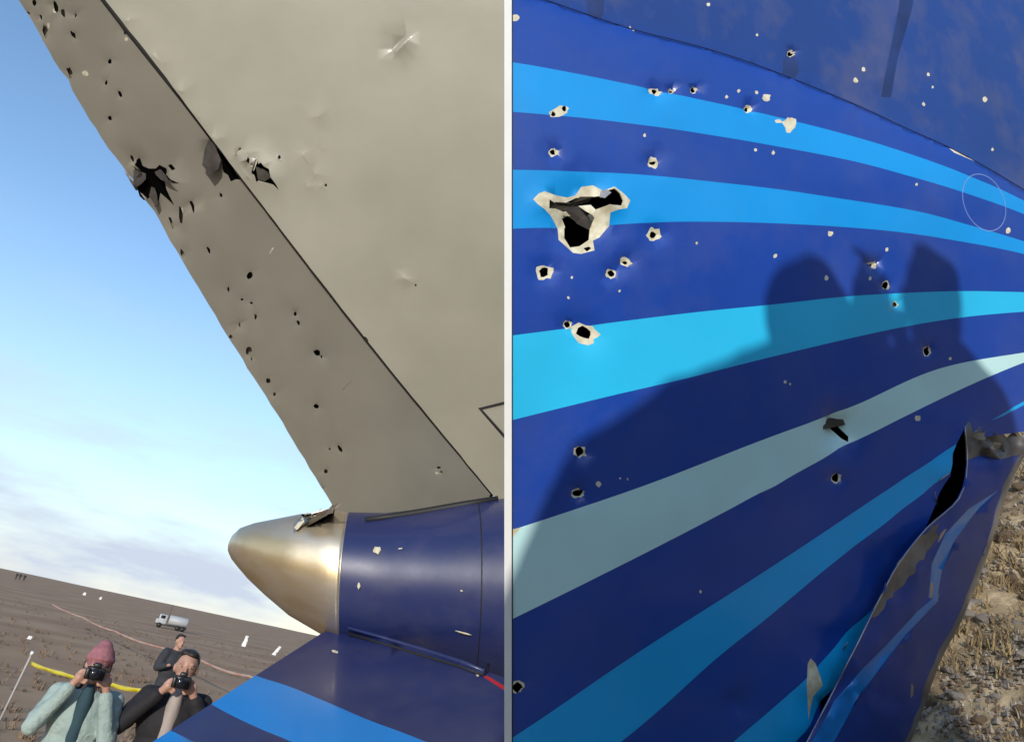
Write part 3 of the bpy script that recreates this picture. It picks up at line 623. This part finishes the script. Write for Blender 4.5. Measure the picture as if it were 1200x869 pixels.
# torn, buckled strip at the top of the cone
Zc = lambda L: Z(250, 560, .3557, L)
def bf(x, y, d):
    P, N = on_body(x, y, allf, .002); return P + N * d
flap('torn_flap', Zc([(258, 190), (262, 160), (290, 142), (330, 112), (385, 98), (398, 112), (360, 130), (320, 152), (285, 172)]), bf, M['alu'], tip, [.012, .02, .03, .03, .012, .012, .035, .03, .02])
flap('torn_flap', Zc([(288, 134), (296, 116), (305, 122), (330, 118), (300, 140)]), bf, M['shade_black'], tip, [.02, .03, .03, .03, .02])
flap('torn_flap', Zc([(286, 176), (322, 156), (362, 134), (398, 114), (402, 100), (396, 124), (360, 148), (318, 166)]), bf, M['shade_black'], tip, [.008, .008, .008, .008, .01, .004, .004, .004])
flap('torn_flap', Zc([(262, 178), (300, 140), (345, 118), (350, 128), (304, 152), (272, 186)]), bf, M['primer'], tip, [.026, .038, .036, .036, .038, .03])
flap('torn_flap', Zc([(384, 96), (398, 84), (430, 72), (428, 84), (405, 96), (396, 110)]), bf, M['chip_dark'], tip, [.01, .03, .05, .045, .03, .01])
def near_pt(x, y, pf, d=.014):
    a, b = pf(x, y), on_body(x, y, allf)[0]; g = ray(x, y).normalized(); return EYE + g * (min((a - EYE).dot(g), (b - EYE).dot(g)) - d)
# seal along the rudder foot
bm = bmesh.new(); pts = []
for x, y in [(428, 609), (460, 605), (500, 599), (545, 591), (584, 584)]: pts.append(near_pt(x, y, rud_pt))
tube(bm, pts, [.011, .014, .016, .016, .012], 8); from_bm('rudder_foot_seal', bm, M['black'], TS)
# horizontal stabiliser
SA, SB_, SCc = at(382, 741, 2.88), at(600, 803, 2.52), at(178, 869, 2.1)
STN = (SB_ - SA).cross(SCc - SA).normalized()
if STN.z < 0: STN = -STN
def st_pt(px, py, d=0): return on_plane(px, py, SA, STN) + STN * d
c1u = spline([(270, 775), (300, 791), (345, 806), (420, 838), (505, 871), (640, 925)]); c1l = spline([(210, 800), (250, 826), (300, 851), (345, 870), (500, 935)])
c2u = [(150, 838), (204, 857), (232, 871), (330, 920)]; c2l = [(120, 868), (185, 880), (260, 930)]
SCHIP = [Poly(blob(393, 763, 4, 1.6, 8, .2, .3)), Poly(blob(560, 790, 2, 2, 7))]
RL = Poly([(566, 792), (571, 791), (604, 811), (604, 817)])
def st_class(x, y):
    for c in SCHIP:
        if c.has(x, y): return 2
    if RL.has(x, y): return 3
    if yat(c1u, x) <= y <= yat(c1l, x): return 1
    if yat(c2u, x) <= y <= yat(c2l, x): return 1
    return 0
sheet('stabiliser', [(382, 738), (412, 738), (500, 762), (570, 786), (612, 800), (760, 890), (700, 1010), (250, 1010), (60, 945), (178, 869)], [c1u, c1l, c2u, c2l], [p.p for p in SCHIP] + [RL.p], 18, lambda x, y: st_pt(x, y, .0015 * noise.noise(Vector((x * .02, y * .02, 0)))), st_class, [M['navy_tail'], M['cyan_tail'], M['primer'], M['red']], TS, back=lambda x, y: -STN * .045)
bm = bmesh.new(); P = [near_pt(x, y, st_pt, .004) for x, y in [(408, 735), (450, 747), (500, 762), (540, 775), (568, 786)]]; tube(bm, P, [.006, .008, .009, .009, .008], 8); from_bm('root_fairing', bm, M['navy_tail'], TS)
bm = bmesh.new(); P = [near_pt(x, y, st_pt, .004) for x, y in [(408, 742), (450, 754), (500, 769), (540, 781), (566, 791), (571, 786), (572, 778)]]; tube(bm, P, .005, 6); from_bm('root_gap_seal', bm, M['black'], TS)
bm = bmesh.new(); ball(bm, st_pt(404, 734, .02), (.016, .012, .02), 10); from_bm('static_wick_base', bm, M['alu'], TS)

# ------------------------------------------------------------------ people
MS = {k: mat(*v[0], **v[1]) for k, v in {
    'skin': (('skin', (.46, .27, .20), .5), dict(col2=(.40, .21, .15), scale=14)),
    'mint': (('mint_quilted_fabric', (.34, .43, .40), .75), dict(col2=(.26, .34, .33), scale=9, bmp=(16, .03, .8))),
    'teal': (('dark_teal_knit', (.03, .07, .09), .9), {}), 'pink': (('dusty_pink_wool', (.36, .15, .17), .95), dict(col2=(.28, .11, .13), scale=40, bmp=(90, .004, .7))),
    'dark': (('black_jacket_cloth', (.016, .014, .018), .8), dict(bmp=(20, .015, .6))), 'charcoal': (('charcoal_cloth', (.035, .037, .045), .85), dict(bmp=(20, .01, .5))),
    'jeans': (('dark_denim', (.04, .05, .09), .85), {}), 'hair': (('dark_hair', (.02, .014, .011), .6), dict(scale=60)), 'boot': (('black_boot_leather', (.02, .018, .016), .5), {}),
    'cam': (('black_camera_plastic', (.014, .014, .015), .4), {}), 'glass': (('dark_lens_glass', (.01, .012, .02), .08), {}), 'white': (('eye_white', (.7, .68, .65), .3), {}), 'lip': (('lips', (.38, .13, .11), .5), {}), 'shirt': (('light_shirt', (.42, .36, .33), .8), {}),
    'olive': (('olive_coat', (.06, .055, .04), .85), {}), 'grey': (('grey_coat', (.09, .09, .1), .85), {})}.items()}
def body_part(name, fn, mt, root, vox=.013, sm=4):
    bm = bmesh.new(); fn(bm); o = from_bm(name, bm, mt, root)
    o.matrix_parent_inverse = Matrix.Identity(4)
    md = o.modifiers.new('remesh', 'REMESH'); md.mode = 'VOXEL'; md.voxel_size = vox; md.use_smooth_shade = True
    ms = o.modifiers.new('smooth', 'SMOOTH'); ms.factor = .5; ms.iterations = sm
    return o
def sub(name, fn, mt, root):
    bm = bmesh.new(); fn(bm); o = from_bm(name, bm, mt, root); o.matrix_parent_inverse = Matrix.Identity(4); return o
def person(label, loc, face, H=1.7, coat='mint', legs='jeans', hat=None, hood=False, hands=None, elbows=None, lean=(0, 0), bulk=1.0, shirt=None, group=None, far=False, beard=False, tilt=0, scarf=None, extra=None, long=False, sdrop=.045, arm=1.0):
    """local frame: feet at the origin, the person looks along -Y, z up; face = rotation about z"""
    s = H / 1.7; root = empty('person', loc); root.rotation_euler = (0, 0, face); root.scale = (s, s, s)
    tag(root, label, 'person', group)
    lx, ly = lean
    hip = Vector((0, 0, .90)); che = Vector((lx * .6, ly * .6, 1.22)); nk = Vector((lx, ly, 1.42)); hd = Vector((lx * 1.2, ly * 1.25 - .02, 1.585))
    sh = {k: nk + Vector((k * .175, 0, -sdrop)) for k in (-1, 1)}
    hands = hands or {k: Vector((k * .22, -.05, .82)) for k in (-1, 1)}; elbows = elbows or {k: Vector((k * .27, .03, 1.08)) for k in (-1, 1)}
    hands = {k: Vector(v) for k, v in hands.items()}; elbows = {k: Vector(v) for k, v in elbows.items()}
    def b_body(bm):
        ball(bm, hd + Vector((0, .005, .02)), (.072, .092, .098), 20); ball(bm, hd + Vector((0, -.03, -.055)), (.053, .06, .062), 16)
        capsule(bm, hd + Vector((0, -.088, .012)), hd + Vector((0, -.108, -.022)), .010, .015, 8)
        ball(bm, hd + Vector((0, -.082, -.058)), (.024, .014, .012), 8); ball(bm, hd + Vector((0, -.075, -.098)), (.022, .02, .017), 8)
        for k in (-1, 1):
            ball(bm, hd + Vector((k * .074, .005, -.005)), (.012, .02, .03), 8); ball(bm, hd + Vector((k * .032, -.076, .034)), (.022, .012, .008), 8)
        capsule(bm, nk + Vector((0, .01, -.03)), hd + Vector((0, .02, -.06)), .052, .05)
        capsule(bm, hip, che, .11, .12); capsule(bm, che, nk, .12, .07)
        for k in (-1, 1):
            capsule(bm, nk, sh[k], .06, .05); capsule(bm, sh[k], elbows[k], .045, .036); capsule(bm, elbows[k], hands[k], .035, .025)
            capsule(bm, hip + Vector((k * .09, 0, -.03)), (k * .11, -.01, .5), .075, .05); capsule(bm, (k * .11, -.01, .5), (k * .12, .01, .08), .048, .035); capsule(bm, (k * .12, .01, .06), (k * .14, -.12, .04), .035, .028)
            # hand: palm and five bent fingers
            d = (hands[k] - elbows[k]).normalized(); side = Vector((-k, 0, 0)); side = (side - d * side.dot(d)).normalized(); nrm = d.cross(side)
            if nrm.y > 0: nrm = -nrm
            pc = hands[k] + d * .045; capsule(bm, hands[k], pc, .026, .030, 10); capsule(bm, pc - nrm * 0 + d.cross(nrm) * .018, pc - d.cross(nrm) * .018, .02, .02, 8)
            if not far:
                for q in range(4):
                    ax = d.cross(nrm); b0 = pc + ax * (.03 - .02 * q) + d * .02; L = (.03, .034, .032, .024)[q]
                    b1 = b0 + d * L + side * .006; b2 = b1 + (d * .5 + side * .8).normalized() * L * .8; b3 = b2 + (side - d * .35).normalized() * L * .6
                    capsule(bm, b0, b1, .0095, .009, 6); capsule(bm, b1, b2, .009, .0085, 6); capsule(bm, b2, b3, .0085, .008, 6)
                t0 = pc - d * .015 + side * .02; capsule(bm, t0, t0 + (side + nrm * .5 + d * .3).normalized() * .035, .012, .0105, 6); capsule(bm, t0 + (side + nrm * .5 + d * .3).normalized() * .035, t0 + (side * .6 + d).normalized() * .055, .0105, .009, 6)
    body_part('body', b_body, MS['skin'], root, .0075 if not far else .014, 3)
    def b_coat(bm):
        ball(bm, hip + Vector((0, 0, .0)), (.19 * bulk, .145 * bulk, .16), 20); ball(bm, hip.lerp(che, .5), (.19 * bulk, .145 * bulk, .2), 20); ball(bm, che, (.205 * bulk, .15 * bulk, .19), 20)
        ball(bm, nk + Vector((0, .01, -.1)), (.19, .115, .1), 16); capsule(bm, sh[-1], sh[1], .075, .075, 14)
        for k in (-1, 1):
            e, h = elbows[k], hands[k]; w = e.lerp(h, .86)
            capsule(bm, sh[k], e, .082 * bulk * arm, .072 * bulk * arm); capsule(bm, e, w, .070 * bulk * arm, .048)
            for q in (.25, .5, .75):   # quilting / folds
                ball(bm, sh[k].lerp(e, q), .088 * bulk * arm, 12); ball(bm, e.lerp(w, q), (.073 - .02 * q) * bulk * arm, 12)
        tube(bm, [nk + Vector((.082 * math.cos(a), .08 * math.sin(a) + .01, .0 + .02 * math.sin(a))) for a in [i * .5236 for i in range(13)]], .03, 8)
        if hood: ball(bm, hd + Vector((0, .035, -.01)), (hood, .11, .12), 16)
        if long: ball(bm, hip + Vector((lx * .2, 0, -.25)), (.23 * bulk, .17 * bulk, .3), 18)
        for (a, ra), (b, rb) in zip((extra or [])[:-1], (extra or [])[1:]): capsule(bm, a, b, ra, rb)
    body_part('coat', b_coat, MS[coat], root, .013)
    if shirt:
        def b_sh(bm): ball(bm, che + Vector((0, -.075 * bulk, .02)), (.06, .09 * bulk, .25), 14)
        body_part('shirt', b_sh, MS[shirt], root, .012)
    if scarf:
        def b_sc(bm): capsule(bm, nk + Vector((.03, -.10, .0)), hip + Vector((.04, -.17 * bulk, .1)), .03, .035); tube(bm, [nk + Vector((.085 * math.cos(a), .085 * math.sin(a), .04)) for a in [i * .5236 for i in range(13)]], .028, 8)
        body_part('scarf', b_sc, MS[scarf], root, .012)
    def b_leg(bm):
        for k in (-1, 1):
            capsule(bm, hip + Vector((k * .09, 0, -.02)), (k * .11, -.01, .5), .10, .075); capsule(bm, (k * .11, -.01, .5), (k * .12, .01, .1), .072, .062)
        ball(bm, hip, (.17, .13, .12))
    body_part('trousers', b_leg, MS[legs], root, .014)
    for k in (-1, 1):
        def b_boot(bm): capsule(bm, (k * .12, .02, .14), (k * .12, .01, .06), .058, .055); capsule(bm, (k * .12, .01, .05), (k * .145, -.15, .042), .05, .042); 
        body_part('boot', b_boot, MS['boot'], root, .012)
    if hat:
        def b_hat(bm):
            ball(bm, hd + Vector((0, .012, .052)), (.089, .107, .098), 20); ball(bm, hd + Vector((0, .03, .12)), (.055, .065, .055), 14); tube(bm, [hd + Vector((.084 * math.cos(a), .104 * math.sin(a) + .01, .045 - .012 * math.sin(a))) for a in [i * .5236 for i in range(13)]], .017, 8)
        body_part('beanie', b_hat, MS[hat], root, .009)
        def b_hair(bm):
            for k in (-1, 1): capsule(bm, hd + Vector((k * .07, .02, .02)), nk + Vector((k * .07, -.04, -.02)), .022, .025)
        body_part('hair', b_hair, MS['hair'], root, .009)
    elif not hood:
        def b_hair(bm): ball(bm, hd + Vector((0, .03, .046)), (.08, .088, .084), 18); ball(bm, hd + Vector((.014, -.02, .094)), (.05, .055, .028), 12); ball(bm, hd + Vector((-.03, .0, .10)), (.04, .055, .026), 12)
        body_part('hair', b_hair, MS['hair'], root, .009)
    if beard: body_part('beard', lambda bm: (ball(bm, hd + Vector((0, -.037, -.078)), (.056, .058, .05), 14)), MS['hair'], root, .008)
    if not far:
        for k in (-1, 1):
            sub('eye', lambda bm: (ball(bm, hd + Vector((k * .031, -.081, .014)), (.011, .007, .0045), 10)), MS['white'], root)
            sub('pupil', lambda bm: (ball(bm, hd + Vector((k * .031, -.085, .014)), (.006, .004, .005), 8)), MS['hair'], root)
        sub('mouth', lambda bm: ball(bm, hd + Vector((0, -.092, -.06)), (.022, .006, .006), 10), MS['lip'], root)
    return root
def photo_camera(label, loc, rz, s=1.0):
    r = empty('camera', loc); r.rotation_euler = (0, 0, rz); r.scale = (s, s, s); tag(r, label, 'camera')
    sub('camera_body', lambda bm: (box(bm, (0, 0, 0), (.14, .05, .095), bevel=.012), box(bm, (-.055, -.02, -.005), (.035, .05, .085), bevel=.012)), MS['cam'], r)
    sub('viewfinder_hump', lambda bm: box(bm, (0, -.005, .058), (.06, .055, .04), bevel=.012), MS['cam'], r)
    l = sub('lens', lambda bm: (tube(bm, [(0, -.02, 0), (0, -.06, 0), (0, -.062, 0), (0, -.13, 0)], [.036, .036, .04, .04], 24)), MS['cam'], r)
    sub('front_glass', lambda bm: ball(bm, (0, -.128, 0), (.033, .008, .033), 16), MS['glass'], l)
    return r
def ground_at(px, py, dist):
    d = ray(px, py).normalized() * dist; return Vector((EYE.x + d.x, EYE.y + d.y, 0))
def place(px, py, depth):
    P = at(px, py, depth); g = ground_h(P.x, P.y); return Vector((P.x, P.y, g)), (P.z - g) * 1.7 / 1.6
# woman: head centre at (115,778)
wd = 5.3
wl, wH = place(116, 777, wd); wface = math.atan2(wl.x, wl.y) * -1
hh = {-1: (-.105, -.17, 1.47), 1: (.10, -.17, 1.46)}; ee = {-1: (-.26, -.14, 1.17), 1: (.22, -.16, 1.10)}

person('person in a dusty pink beanie and mint padded coat aiming a camera', wl, wface, wH, 'mint', 'jeans', hat='pink', hands=hh, elbows=ee, bulk=.92, arm=.84, shirt='teal')
def held(loc, face, s, p):
    return Vector(loc) + Matrix.Rotation(face, 3, 'Z') @ (Vector(p) * s)
photo_camera('black camera held up to the face of the person in the pink beanie', held(wl, wface, wH / 1.7, (0, -.235, 1.555)), wface, .85)
md_ = 5.6
ml, mH = place(219, 780, md_); mface = -math.atan2(ml.x, ml.y)
person('dark haired person in an open black jacket holding a camera below the face', ml, mface, mH, 'dark', 'charcoal', hands={-1: (-.10, -.2, 1.44), 1: (.10, -.2, 1.44)}, elbows={-1: (-.30, -.12, 1.18), 1: (.28, -.14, 1.16)}, bulk=.98, arm=.84, shirt='shirt', beard=True)
photo_camera('black camera held by the dark haired person in the black jacket', held(ml, mface, mH / 1.7, (0, -.27, 1.515)), mface, .85)
bl, bH = place(211, 750, 13.0); bface = -math.atan2(bl.x, bl.y) + .5
person('person in dark clothes standing further back behind the two photographers', bl, bface, bH, 'charcoal', 'charcoal', hands={-1: (-.2, -.22, 1.18), 1: (.16, -.24, 1.2)}, elbows={-1: (-.26, -.02, 1.12), 1: (.26, -.02, 1.12)}, far=True)
for i, (px, dx) in enumerate([(17, 0), (21, 0), (26, 0)]):
    P = at(px, 681 + i, 1.0) - EYE; t = 190.0; loc = Vector((P.x * t, P.y * t, 0)); loc.z = ground_h(loc.x, loc.y)
    person('tiny dark figure of a group far off on the steppe by the left edge', loc, .3 * i, 1.75, 'charcoal', 'charcoal', far=True, group='distant figures on the horizon')
# two people behind the camera whose shadows fall on the fuselage
def shadow_caster(px, py, y):
    P, N = fus(px, py); t = (P.y - y) / -TO_SUN.y; return P + TO_SUN * t
hA = shadow_caster(955, 366, -1.42); hB = shadow_caster(1094, 357, -1.40)
lA = Vector((hA.x, hA.y, hA.z - 1.60)); lB = Vector((hB.x, hB.y, hB.z - 1.60))
def loc_of(px, py, y, base, s=1.0):
    p = (shadow_caster(px, py, y) - base); return Vector((-p.x, -p.y, p.z)) / s        # they look along +Y: face = pi
QA = lambda x, y, yy=-1.4: loc_of(x, y, yy, lA)
QB = lambda x, y, yy=-1.4: loc_of(x, y, yy, lB)
person('person in a wide hooded coat whose broad shadow lies on the stripes', lA, math.pi, 1.7, 'olive', 'jeans', hands={-1: QA(1024, 372, -1.22), 1: QA(985, 395, -1.25)}, elbows={-1: QA(1010, 470, -1.3), 1: QA(800, 500, -1.35)}, bulk=1.3, hood=.118, long=True, sdrop=.13, arm=.75,
       extra=[(QA(920, 470), .10), (QA(825, 530), .12), (QA(745, 630), .165), (QA(700, 800), .20), (QA(700, 1000), .22)])
person('taller bareheaded person beside the hooded one whose shadow is the right of the two', lB, math.pi, 1.70, 'grey', 'charcoal', hands={-1: QB(1108, 412, -1.22), 1: QB(1078, 415, -1.22)}, elbows={-1: QB(1148, 480, -1.3), 1: QB(1040, 490, -1.3)}, bulk=1.2, long=True,
       extra=[(QB(1050, 560), .14), (QB(985, 700), .18), (QB(930, 900), .2)])
for k, (px, py, base) in enumerate([(1032, 366, lA)]):
    p = shadow_caster(px, py, -1.14)
    r = empty('phone', p); tag(r, 'black phone held up by the person behind the camera', 'phone')
    sub('phone_body', lambda bm: box(bm, (0, 0, 0), (.15, .009, .072), bevel=.004), MS['cam'], r); sub('phone_screen', lambda bm: box(bm, (0, -.0052, 0), (.14, .001, .066)), MS['glass'], r)
GR = [lA, lB]

# ------------------------------------------------------------------ things out on the steppe
def gpt(px, py):
    d = ray(px, py); t = (PLAIN - CAMZ) / d.z; return EYE + d * t
M['tape_y'] = mat('yellow_tape', (.75, .62, .03), .4); M['tape_w'] = mat('faded_tape', (.55, .42, .33), .5, col2=(.5, .2, .15), scale=1.5); M['wood'] = mat('pale_stake', (.45, .42, .4), .7)
def tape(label, pix, mt, w, name='barrier_tape'):
    V, F = [], []
    P = [at(x, y, d) for x, y, d in pix]; Q = []
    for a, b in zip(P, P[1:]):
        for k in range(12): t = k / 12; Q.append(a.lerp(b, t) - Vector((0, 0, .05 * 4 * t * (1 - t) * min(1, (b - a).length / 4))))
    Q.append(P[-1])
    for i, q in enumerate(Q):
        a = .5 * math.sin(i * .7); V += [q + Vector((0, .02 * math.sin(a), w / 2)), q - Vector((0, .02 * math.sin(a), w / 2))]
    F = [(2 * i, 2 * i + 1, 2 * i + 3, 2 * i + 2) for i in range(len(Q) - 1)]
    o = from_pd(name, V, F, mt); md = o.modifiers.new('t', 'SOLIDIFY'); md.thickness = .001; tag(o, label, 'tape'); return o
tape('yellow barrier tape stretched between the stake and the photographers', [(36, 776, 8.2), (71, 788, 7.6), (128, 801, 6.8), (168, 809, 6.4), (240, 824, 6.0), (300, 840, 5.6)], M['tape_y'], .034)
tape('faded red and white tape line running across the steppe', [(60, 707, 38), (97, 723, 32), (134, 739, 27), (195, 760, 22), (237, 774, 19), (292, 792, 16), (350, 812, 14)], M['tape_w'], .05)
def stake(label, x0, y0, x1, y1, depth, r):
    a, b = at(x0, y0, depth), at(x1, y1, depth); base = Vector((b.x + (a.x - b.x) * 2, b.y, 0)); base = a + (a - b).normalized() * ((a.z) / max(.05, (b - a).normalized().z))
    o = empty('stake', base); tag(o, label, 'stake'); bm = bmesh.new(); tube(bm, [base, a, b], [r, r, r * .9], 8); from_bm('shaft', bm, M['wood'], o)
    bm = bmesh.new(); tube(bm, [b - (b - a).normalized() * .03, b + (b - a).normalized() * .01], r * 1.5, 8); from_bm('cap', bm, M['frame'], o)
stake('thin pale leaning stake that holds the yellow tape', 0, 843, 38, 764, 8.2, .012)
# white truck
def truck():
    b = gpt(199, 737); L = Vector((1, .35, 0)).normalized(); rz = math.atan2(L.y, L.x)
    r = empty('truck', (b.x, b.y, ground_h(b.x, b.y))); r.rotation_euler = (0, 0, rz); r.scale = (.47, .47, .47); tag(r, 'small white tank truck with a mast parked out on the steppe', 'truck')
    w = mat('white_truck_paint', (.42, .43, .44), .5); g = mat('dark_chassis', (.03, .03, .03), .7)
    sub('chassis', lambda bm: box(bm, (0, 0, .62), (5.6, 1.6, .3), bevel=.04), g, r)
    sub('tank', lambda bm: tube(bm, [(-.7, 0, 1.65), (-.6, 0, 1.65), (2.6, 0, 1.65), (2.75, 0, 1.65)], [.7, .88, .88, .7], 20), w, r)
    c = sub('cab', lambda bm: (box(bm, (-1.75, 0, 1.55), (1.5, 1.9, 1.7), bevel=.16), box(bm, (-2.6, 0, 1.1), (.6, 1.8, .8), bevel=.12)), w, r)
    sub('windscreen', lambda bm: box(bm, (-2.50, 0, 1.95), (.03, 1.6, .6)), MS['glass'], c)
    for k in (-1, 1):
        sub('side_window', lambda bm: box(bm, (-1.8, k * .955, 1.95), (.8, .02, .55)), MS['glass'], c)
        for x in (-2.1, 1.2, 2.1): 
            wl_ = sub('wheel', lambda bm: tube(bm, [(x, k * .72, .45), (x, k * 1.0, .45)], .45, 18), MS['boot'], r)
    sub('mast', lambda bm: tube(bm, [(-.85, .3, 1.2), (-.85, .3, 4.3)], .035, 6), g, r)
truck()
def debris(label, px, py, hpx, wpx, seed, lean):
    b = gpt(px, py); d = (b - EYE).dot(FWD); h = .75 * hpx * d / FPX; w = .7 * wpx * d / FPX; rg = random.Random(seed)
    o = empty('wreck_fragment', (b.x, b.y, ground_h(b.x, b.y))); tag(o, label, 'wreckage')
    V, F = [], []; n = 6
    for i in range(n):
        z = h * i / (n - 1); k = 1 - .35 * i / (n - 1) + rg.uniform(-.15, .15); x = lean * z + rg.uniform(-.08, .08) * w
        for dx, dy in ((-.5, 0), (0, -.22), (.5, .05), (.1, .2)): V.append(Vector((b.x + x + dx * w * k, b.y + dy * w, ground_h(b.x, b.y) + z)))
    for i in range(n - 1):
        for k in range(4): F.append((4 * i + k, 4 * i + (k + 1) % 4, 4 * i + 4 + (k + 1) % 4, 4 * i + 4 + k))
    F.append((4 * n - 4, 4 * n - 3, 4 * n - 2, 4 * n - 1)); from_pd('bent_panel', V, F, M['frame'], o, False)
debris('upright white wreck fragment out on the steppe right of the truck', 285, 757, 17, 7, 1, .1)
debris('white curved wreck fragment just left of the tail cone base', 320, 768, 14, 6, 2, .5)
debris('small white wreck fragment lowest of three beside the stabiliser', 335, 773, 7, 8, 3, .8)
debris('small pale scrap lying on the steppe above the stake', 34, 748, 5, 8, 4, .2)
debris('tiny white scrap near the horizon left of the truck', 98, 697, 4, 5, 5, .2)
debris('tiny white scrap near the horizon just beside the truck', 117, 702, 4, 4, 6, .2)
# dry scrub: uncountable
def scrub(name, pts, hmin, hmax, blades, mt, label, seed, width=.006):
    rg = random.Random(seed); V, F = [], []
    for (x, y) in pts:
        z = ground_h(x, y) - .01; hh_ = rg.uniform(hmin, hmax)
        for b in range(blades):
            a = rg.uniform(0, 6.283); l = rg.uniform(.3, 1.0); t = hh_ * rg.uniform(.5, 1.1); w = width * rg.uniform(.6, 1.4) * (1 + hh_)
            dx, dy = math.cos(a) * l * hh_, math.sin(a) * l * hh_; ox, oy = rg.uniform(-.3, .3) * hh_, rg.uniform(-.3, .3) * hh_; px_, py_ = -math.sin(a) * w, math.cos(a) * w
            i = len(V); V += [(x + ox - px_, y + oy - py_, z), (x + ox + px_, y + oy + py_, z), (x + ox + dx * .5 + px_ * .7, y + oy + dy * .5 + py_ * .7, z + t * .7), (x + ox + dx * .5 - px_ * .7, y + oy + dy * .5 - py_ * .7, z + t * .7), (x + ox + dx, y + oy + dy, z + t)]
            F += [(i, i + 1, i + 2, i + 3), (i + 3, i + 2, i + 4)]
    o = from_pd(name, V, F, mt, None, False); tag(o, label, name.replace('_', ' '), kind='stuff')
rg = random.Random(11)
M['straw'] = mat('dry_straw', (.42, .32, .17), .9, col2=(.22, .16, .09), scale=5); M['brush'] = mat('brown_scrub', (.30, .22, .15), .95, col2=(.2, .145, .10), scale=.8)
P = []
while len(P) < 2600:
    r = 7 * (70 / 7) ** rg.random(); a = math.radians(rg.uniform(82, 130)); x, y = r * math.cos(a), r * math.sin(a)
    if noise.noise(Vector((x * .25, y * .25, 1))) > -.12: P.append((x, y))
scrub('dry_scrub', P, .06, .20, 12, M['brush'], 'low brown dry scrub covering the steppe behind the photographers', 5, .010)
def bank_hit(px, py):
    d = ray(px, py); t = .8
    while t < 14:
        Pn = EYE + d * t
        if Pn.z < ground_h(Pn.x, Pn.y): return Pn, t
        t += .03
    return None, 0
P = []
while len(P) < 520:
    q, t = bank_hit(rg.uniform(1030, 1260), rg.uniform(500, 960))
    if q and noise.noise(Vector((q.x * 2.2, q.y * 2.2, 1))) > -.2: P.append((q.x + rg.uniform(-.06, .06), q.y + rg.uniform(-.06, .06)))
scrub('dry_grass', P, .018, .055, 12, M['straw'], 'yellow dry grass on the bank beside the torn skin sheet', 6, .0022)
# stones on the bank
stone_mats = [mat('pale_stone', (.48, .42, .34), .9, col2=(.32, .27, .21), scale=30, bmp=(60, .004, .7)), mat('grey_stone', (.30, .27, .24), .9, col2=(.2, .17, .15), scale=30, bmp=(60, .004, .7)), mat('brown_clod', (.24, .17, .11), .95, col2=(.13, .09, .06), scale=30, bmp=(60, .006, .8))]
stone_me = []
for k in range(6):
    bm = bmesh.new(); bmesh.ops.create_icosphere(bm, subdivisions=2, radius=1)
    for v in bm.verts: v.co = Vector((v.co.x, v.co.y * .8, v.co.z * .6)) * (1 + .45 * noise.noise(v.co * 1.3 + Vector((k * 9, 0, 0))) + .15 * noise.noise(v.co * 3 + Vector((0, k * 5, 0))))
    me = bpy.data.meshes.new('stone'); bm.to_mesh(me); bm.free(); me.materials.append(stone_mats[k % 3]); stone_me.append(me)
n = 0
while n < 130:
    q, t = bank_hit(rg.uniform(1040, 1230), rg.uniform(520, 930))
    if not q: continue
    x, y = q.x, q.y
    o = bpy.data.objects.new('stone', stone_me[n % 6]); COL.objects.link(o); s = (.004 + .012 * rg.random() ** 2) * t; o.scale = (s, s, s); o.location = (x, y, ground_h(x, y) + s * .15); o.rotation_euler = (rg.uniform(-.4, .4), rg.uniform(-.4, .4), rg.uniform(0, 6.28))
    tag(o, 'small stone lying in the dry grass of the bank at lower right', 'stone', 'stones on the earth bank'); n += 1
# crumbs of soil and gravel, uncountable
V, F, MI = [], [], []
for _ in range(16000):
    q, t = bank_hit(rg.uniform(1030, 1260), rg.uniform(500, 960)) if _ < 7000 else (Vector((rg.uniform(.9, 4.2), rg.uniform(1.3, 5.5), 0)), 2)
    if not q: continue
    x, y = q.x + rg.uniform(-.05, .05), q.y + rg.uniform(-.05, .05)
    if not .4 < x / y < 1.2: continue
    z = ground_h(x, y); s = .002 + .010 * rg.random() ** 2; i = len(V); k = rg.randrange(3); MI += [k] * 3
    for dx, dy, dz in ((1, 0, 0), (-.6, .8, 0), (-.5, -.9, 0), (0, 0, 1.1)): V.append((x + dx * s * rg.uniform(.6, 1.3), y + dy * s * rg.uniform(.6, 1.3), z + dz * s * rg.uniform(.7, 1.3) - .001))
    F += [(i, i + 1, i + 3), (i + 1, i + 2, i + 3), (i + 2, i, i + 3)]
tag(from_pd('gravel', V, F, stone_mats, None, False, MI), 'fine pale gravel scattered over the earth bank', 'gravel', kind='stuff')
